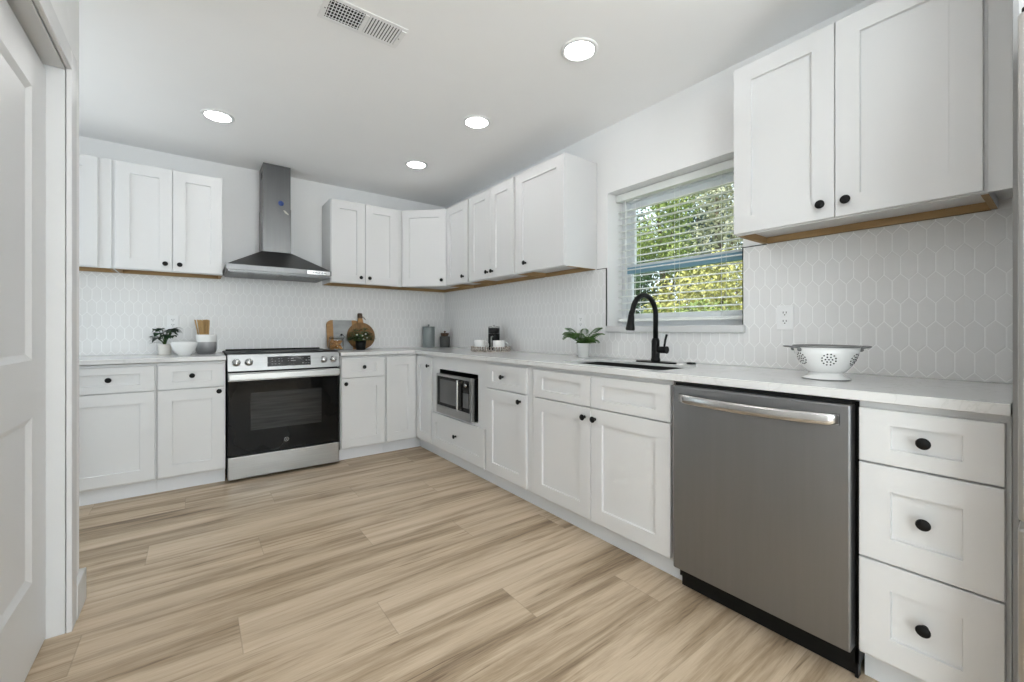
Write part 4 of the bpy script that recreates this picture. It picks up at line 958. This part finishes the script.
# fern
fx0, fy0_ = -.15, -2.285
p = thing('potted_fern', 'green fern in a white pot left of the sink', 'plant', (fx0, fy0_, T))
mb = MB(); mb.lathe([(.033, 0), (.036, .003), (.042, .085), (.045, .088), (.045, .098), (.041, .098), (.038, .085), (0, .085)], (fx0, fy0_, T), 32); mb.build('pot', M['ceramic'], p)
mb = MB(); mb.lathe([(.038, .086), (0, .09)], (fx0, fy0_, T), 20); mb.build('soil', M['soil'], p)
rn = random.Random(4); mb = MB()
for k in range(17):
    a = 2 * pi * k / 17 + rn.uniform(-.15, .15); d = Vector((cos(a), sin(a), 0)); L = rn.uniform(.15, .20) * (1 if abs(d.x - d.y * .0) < 2 else 1); up = rn.uniform(1.0, 1.6); dr_ = rn.uniform(.8, 1.35)
    if d.x > .5: L *= .62
    P_ = lambda t: Vector((fx0, fy0_, T + .085)) + d * (L * t * (1 - .12 * t)) + Vector((0, 0, L * (up * t - dr_ * t * t)))
    mb.tube([P_(j / 8) for j in range(9)], [.0028 - .0022 * j / 8 for j in range(9)], 5)
    sd_ = Vector((-d.y, d.x, 0))
    for j in range(2, 14):
        t = j / 14; b0 = P_(t); ll = .040 * sin(pi * (t * .85 + .1)) + .006
        for s in (-1, 1):
            dv = (sd_ * s + d * .75).normalized(); wv = d * .0105
            e = b0 + dv * ll + Vector((0, 0, -.25 * ll)); mid = b0 + dv * ll * .5 + Vector((0, 0, .02 * ll))
            mb.add([b0, mid - wv, e, mid + wv], [(0, 1, 2, 3)])
mb.build('fronds', M['leaffern'], p)
# colander
kx, ky = -.355, -3.735
p = thing('colander', 'white enamel colander with grey rim standing on the worktop', 'colander', (kx, ky, T))
prof = [(.060, .030), (.074, .046), (.089, .070), (.099, .097), (.1045, .124)]
def rad_at(z):
    for (r0, z0), (r1, z1) in zip(prof, prof[1:]):
        if z0 <= z <= z1: return r0 + (r1 - r0) * (z - z0) / (z1 - z0)
    return prof[-1][0]
mb = MB(); mb.lathe([(0, .026), (.045, .026)] + prof + [(.1015, .124), (.096, .098), (.086, .072), (.071, .049), (.057, .034), (0, .031)], (kx, ky, T), 56); mb.build('bowl', M['ceramic'], p)
mb = MB(); mb.lathe([(.047, .036), (.049, .028), (.058, .015), (.073, .006), (.075, .003), (.075, .0012), (.068, .0012), (.054, .012), (.045, .03)], (kx, ky, T), 48); mb.build('foot', M['ceramic'], p)
mb = MB(); mb.tube([(kx + .0747 * cos(2 * pi * k / 48), ky + .0747 * sin(2 * pi * k / 48), T + .0024) for k in range(48)], .0023, 6, True); mb.build('foot_rim', M['rim'], p)
mb = MB(); mb.tube([(kx + .1035 * cos(2 * pi * k / 56), ky + .1035 * sin(2 * pi * k / 56), T + .125) for k in range(56)], .0038, 8, True); mb.build('rim', M['rim'], p)
hol = MB(); view = math.atan2(-4.304 - ky, -2.278 - kx)
for sct in range(6):
    a0 = view + .10 + sct * pi / 3
    pat = [(0, 0)] + [(.0105 * cos(k * pi / 3), .0105 * sin(k * pi / 3)) for k in range(6)] + [(.021 * cos(k * pi / 6 + .26), .021 * sin(k * pi / 6 + .26)) for k in range(12)]
    for (du, dz) in pat:
        z = .079 + dz * .95; r = rad_at(z); a = a0 + du / r
        nrm = Vector((cos(a), sin(a), -.55)).normalized(); cpt = Vector((kx + r * cos(a), ky + r * sin(a), T + z))
        hol.X = Matrix.Translation(cpt) @ nrm.to_track_quat('Z', 'Y').to_matrix().to_4x4(); hol.lathe([(.0027, -.001), (.0027, .0011), (0, .0011)], (0, 0, 0), 10)
hol.build('drain_holes', M['gap'], p)
hv = Vector((cos(R(-51)) * 1, sin(R(-51)), 0)); hv = Vector((.60, -.80, 0)).normalized(); hs = Vector((-hv.y, hv.x, 0))
for s in (-1, 1):
    mb = MB(); c0 = Vector((kx, ky, T + .119)); o_ = hv * s
    pts = [c0 + o_ * .098 - hs * .034, c0 + o_ * .119 - hs * .031 + Vector((0, 0, .004)), c0 + o_ * .135 - hs * .018 + Vector((0, 0, .005)), c0 + o_ * .138 + Vector((0, 0, .005)), c0 + o_ * .135 + hs * .018 + Vector((0, 0, .005)), c0 + o_ * .119 + hs * .031 + Vector((0, 0, .004)), c0 + o_ * .098 + hs * .034]
    mb.tube(pts, .0035, 8)
    for q in (pts[0], pts[-1]): mb.ball((q.x, q.y, q.z - .006), .009, 8, 6, (1, 1, .8))
    mb.build('handle', M['rim'], p)

# ------------------------------------------------------------------ garden outside the window
mb = MB(); mb.box(WT + .02, 16, -8, 10, -.35, -.3); o = mb.build('ground', M['lawn']); o['kind'] = 'structure'
def leafmat(name, cols):
    m = mat(name, cols[0], .55, 0, .3); f = noise(m, 3.2, 3); f2 = noise(m, 55, 2)
    ad_ = nd(m, 'ShaderNodeMath', operation='ADD'); lk(m, f, ad_.inputs[0]); lk(m, f2, ad_.inputs[1]); ml = nd(m, 'ShaderNodeMath', operation='MULTIPLY'); ml.inputs[1].default_value = .5; lk(m, ad_.outputs[0], ml.inputs[0])
    st = [(.36 + .28 * i / (len(cols) - 1), c) for i, c in enumerate(cols)]
    lk(m, ramp(m, ml.outputs[0], st), bsdf(m).inputs['Base Color']); return m
M['l_dark'] = leafmat('evergreen_leaf', [(.012, .03, .015), (.035, .075, .03), (.10, .17, .07)])
M['l_teal'] = leafmat('dark_conifer_leaf', [(.010, .026, .026), (.028, .055, .05), (.07, .12, .10)])
M['l_lime'] = leafmat('lime_leaf', [(.06, .11, .02), (.20, .27, .06), (.46, .50, .18)])
M['l_gold'] = leafmat('golden_leaf', [(.14, .15, .04), (.36, .35, .10), (.66, .60, .26)])
M['l_pale'] = leafmat('pale_leaf', [(.10, .11, .06), (.28, .29, .17), (.58, .56, .42)])
def tree(name, label, cat, base, blobs, m_, n, size, seed, stems=3):
    rn = random.Random(seed); t = thing(name, label, cat, base, 'trees and shrubs outside the window')
    mb = MB()
    for c, r in blobs:
        k = int(n * r ** 2 / sum(b[1] ** 2 for b in blobs))
        for _ in range(k):
            d = Vector((rn.gauss(0, 1), rn.gauss(0, 1), rn.gauss(0, 1))).normalized(); rr_ = r * rn.random() ** .3
            q = Vector(c) + Vector((d.x, d.y, d.z * .95)) * rr_
            s = size * rn.uniform(.6, 1.3); a = Vector((rn.gauss(0, 1), rn.gauss(0, 1), rn.gauss(0, 1))).normalized(); b_ = a.cross(d + Vector((.01, .02, .03))).normalized()
            a = a * s; b_ = b_ * s * .5; mid = (a.cross(b_)).normalized() * s * .15
            mb.add([q - a, q - b_ + mid, q + a, q + b_ + mid], [(0, 1, 2, 3)])
    mb.build('foliage', m_, t)
    mb = MB(); top = max(blobs, key=lambda b: b[0][2])[0]
    mb.tube([base, (base[0] + .05, base[1] - .05, base[2] + (top[2] - base[2]) * .5), top], [.09, .07, .02], 8)
    for c, r in blobs[:6]: mb.tube([(base[0], base[1], base[2] + (c[2] - base[2]) * .45), ((base[0] + c[0]) / 2, (base[1] + c[1]) / 2, base[2] + (c[2] - base[2]) * .75), c], [.04, .03, .012], 6)
    mb.build('trunk', M['bark'], t)

tree('lime_shrub', 'lime green shrub at the foot of the window view', 'shrub', (1.95, -1.5, -.3), [((1.95, -1.55, 1.0), .42), ((1.95, -2.0, 1.05), .42), ((2.0, -1.05, .9), .4)], M['l_lime'], 5200, .026, 33)
tree('golden_shrub', 'golden yellow bushy shrub filling the lower right of the window view', 'shrub', (3.15, -1.1, -.3), [((3.15, -1.1, 1.35), .62), ((3.15, -1.65, 1.6), .6), ((3.1, -.72, .95), .5), ((3.2, -1.3, .7), .6)], M['l_gold'], 9000, .032, 32)
tree('dark_shrub', 'dark green evergreen shrub low on the left of the window view', 'shrub', (4.6, 1.05, -.3), [((4.6, 1.05, 1.2), .8), ((4.5, .75, 2.0), .5), ((4.7, 1.5, 2.1), .6)], M['l_dark'], 8000, .038, 31)
tree('pale_tree', 'pale sparse tree in the upper right of the window view', 'tree', (4.65, -.75, -.3), [((4.65, -.75, 2.5), .55), ((4.6, -1.1, 3.0), .6), ((4.7, -.7, 3.5), .5), ((4.6, -1.2, 2.0), .55)], M['l_pale'], 4200, .036, 36)
tree('lime_tree', 'lime green leafy tree in the upper left of the window view', 'tree', (6.4, 1.45, -.3), [((6.4, 1.45, 3.2), .75), ((6.3, 1.0, 4.0), .6), ((6.5, 2.0, 3.0), .6), ((6.4, 1.6, 4.5), .65), ((6.4, 1.0, 2.7), .5)], M['l_lime'], 7000, .042, 34, 3)
tree('conifer', 'dark blue green conifer in the middle of the window view', 'tree', (8.9, 2.0, -.3), [((8.9, 2.0, 1.8), 1.25), ((8.9, 1.9, 3.2), 1.3), ((8.9, 2.0, 4.3), 1.2)], M['l_teal'], 11000, .055, 35)
tree('tall_evergreen', 'tall dark evergreen behind the golden shrub', 'tree', (8.9, -.75, -.3), [((8.9, -.75, 1.6), 1.3), ((8.9, -.7, 3.0), 1.3), ((8.9, -.7, 4.3), 1.2)], M['l_dark'], 10000, .055, 37)
tree('back_evergreen', 'dark evergreen at the far left of the window view', 'tree', (8.9, 4.7, -.3), [((8.9, 4.7, 1.8), 1.3), ((8.9, 4.7, 3.4), 1.3), ((8.9, 4.7, 4.3), 1.2)], M['l_dark'], 9000, .055, 38)
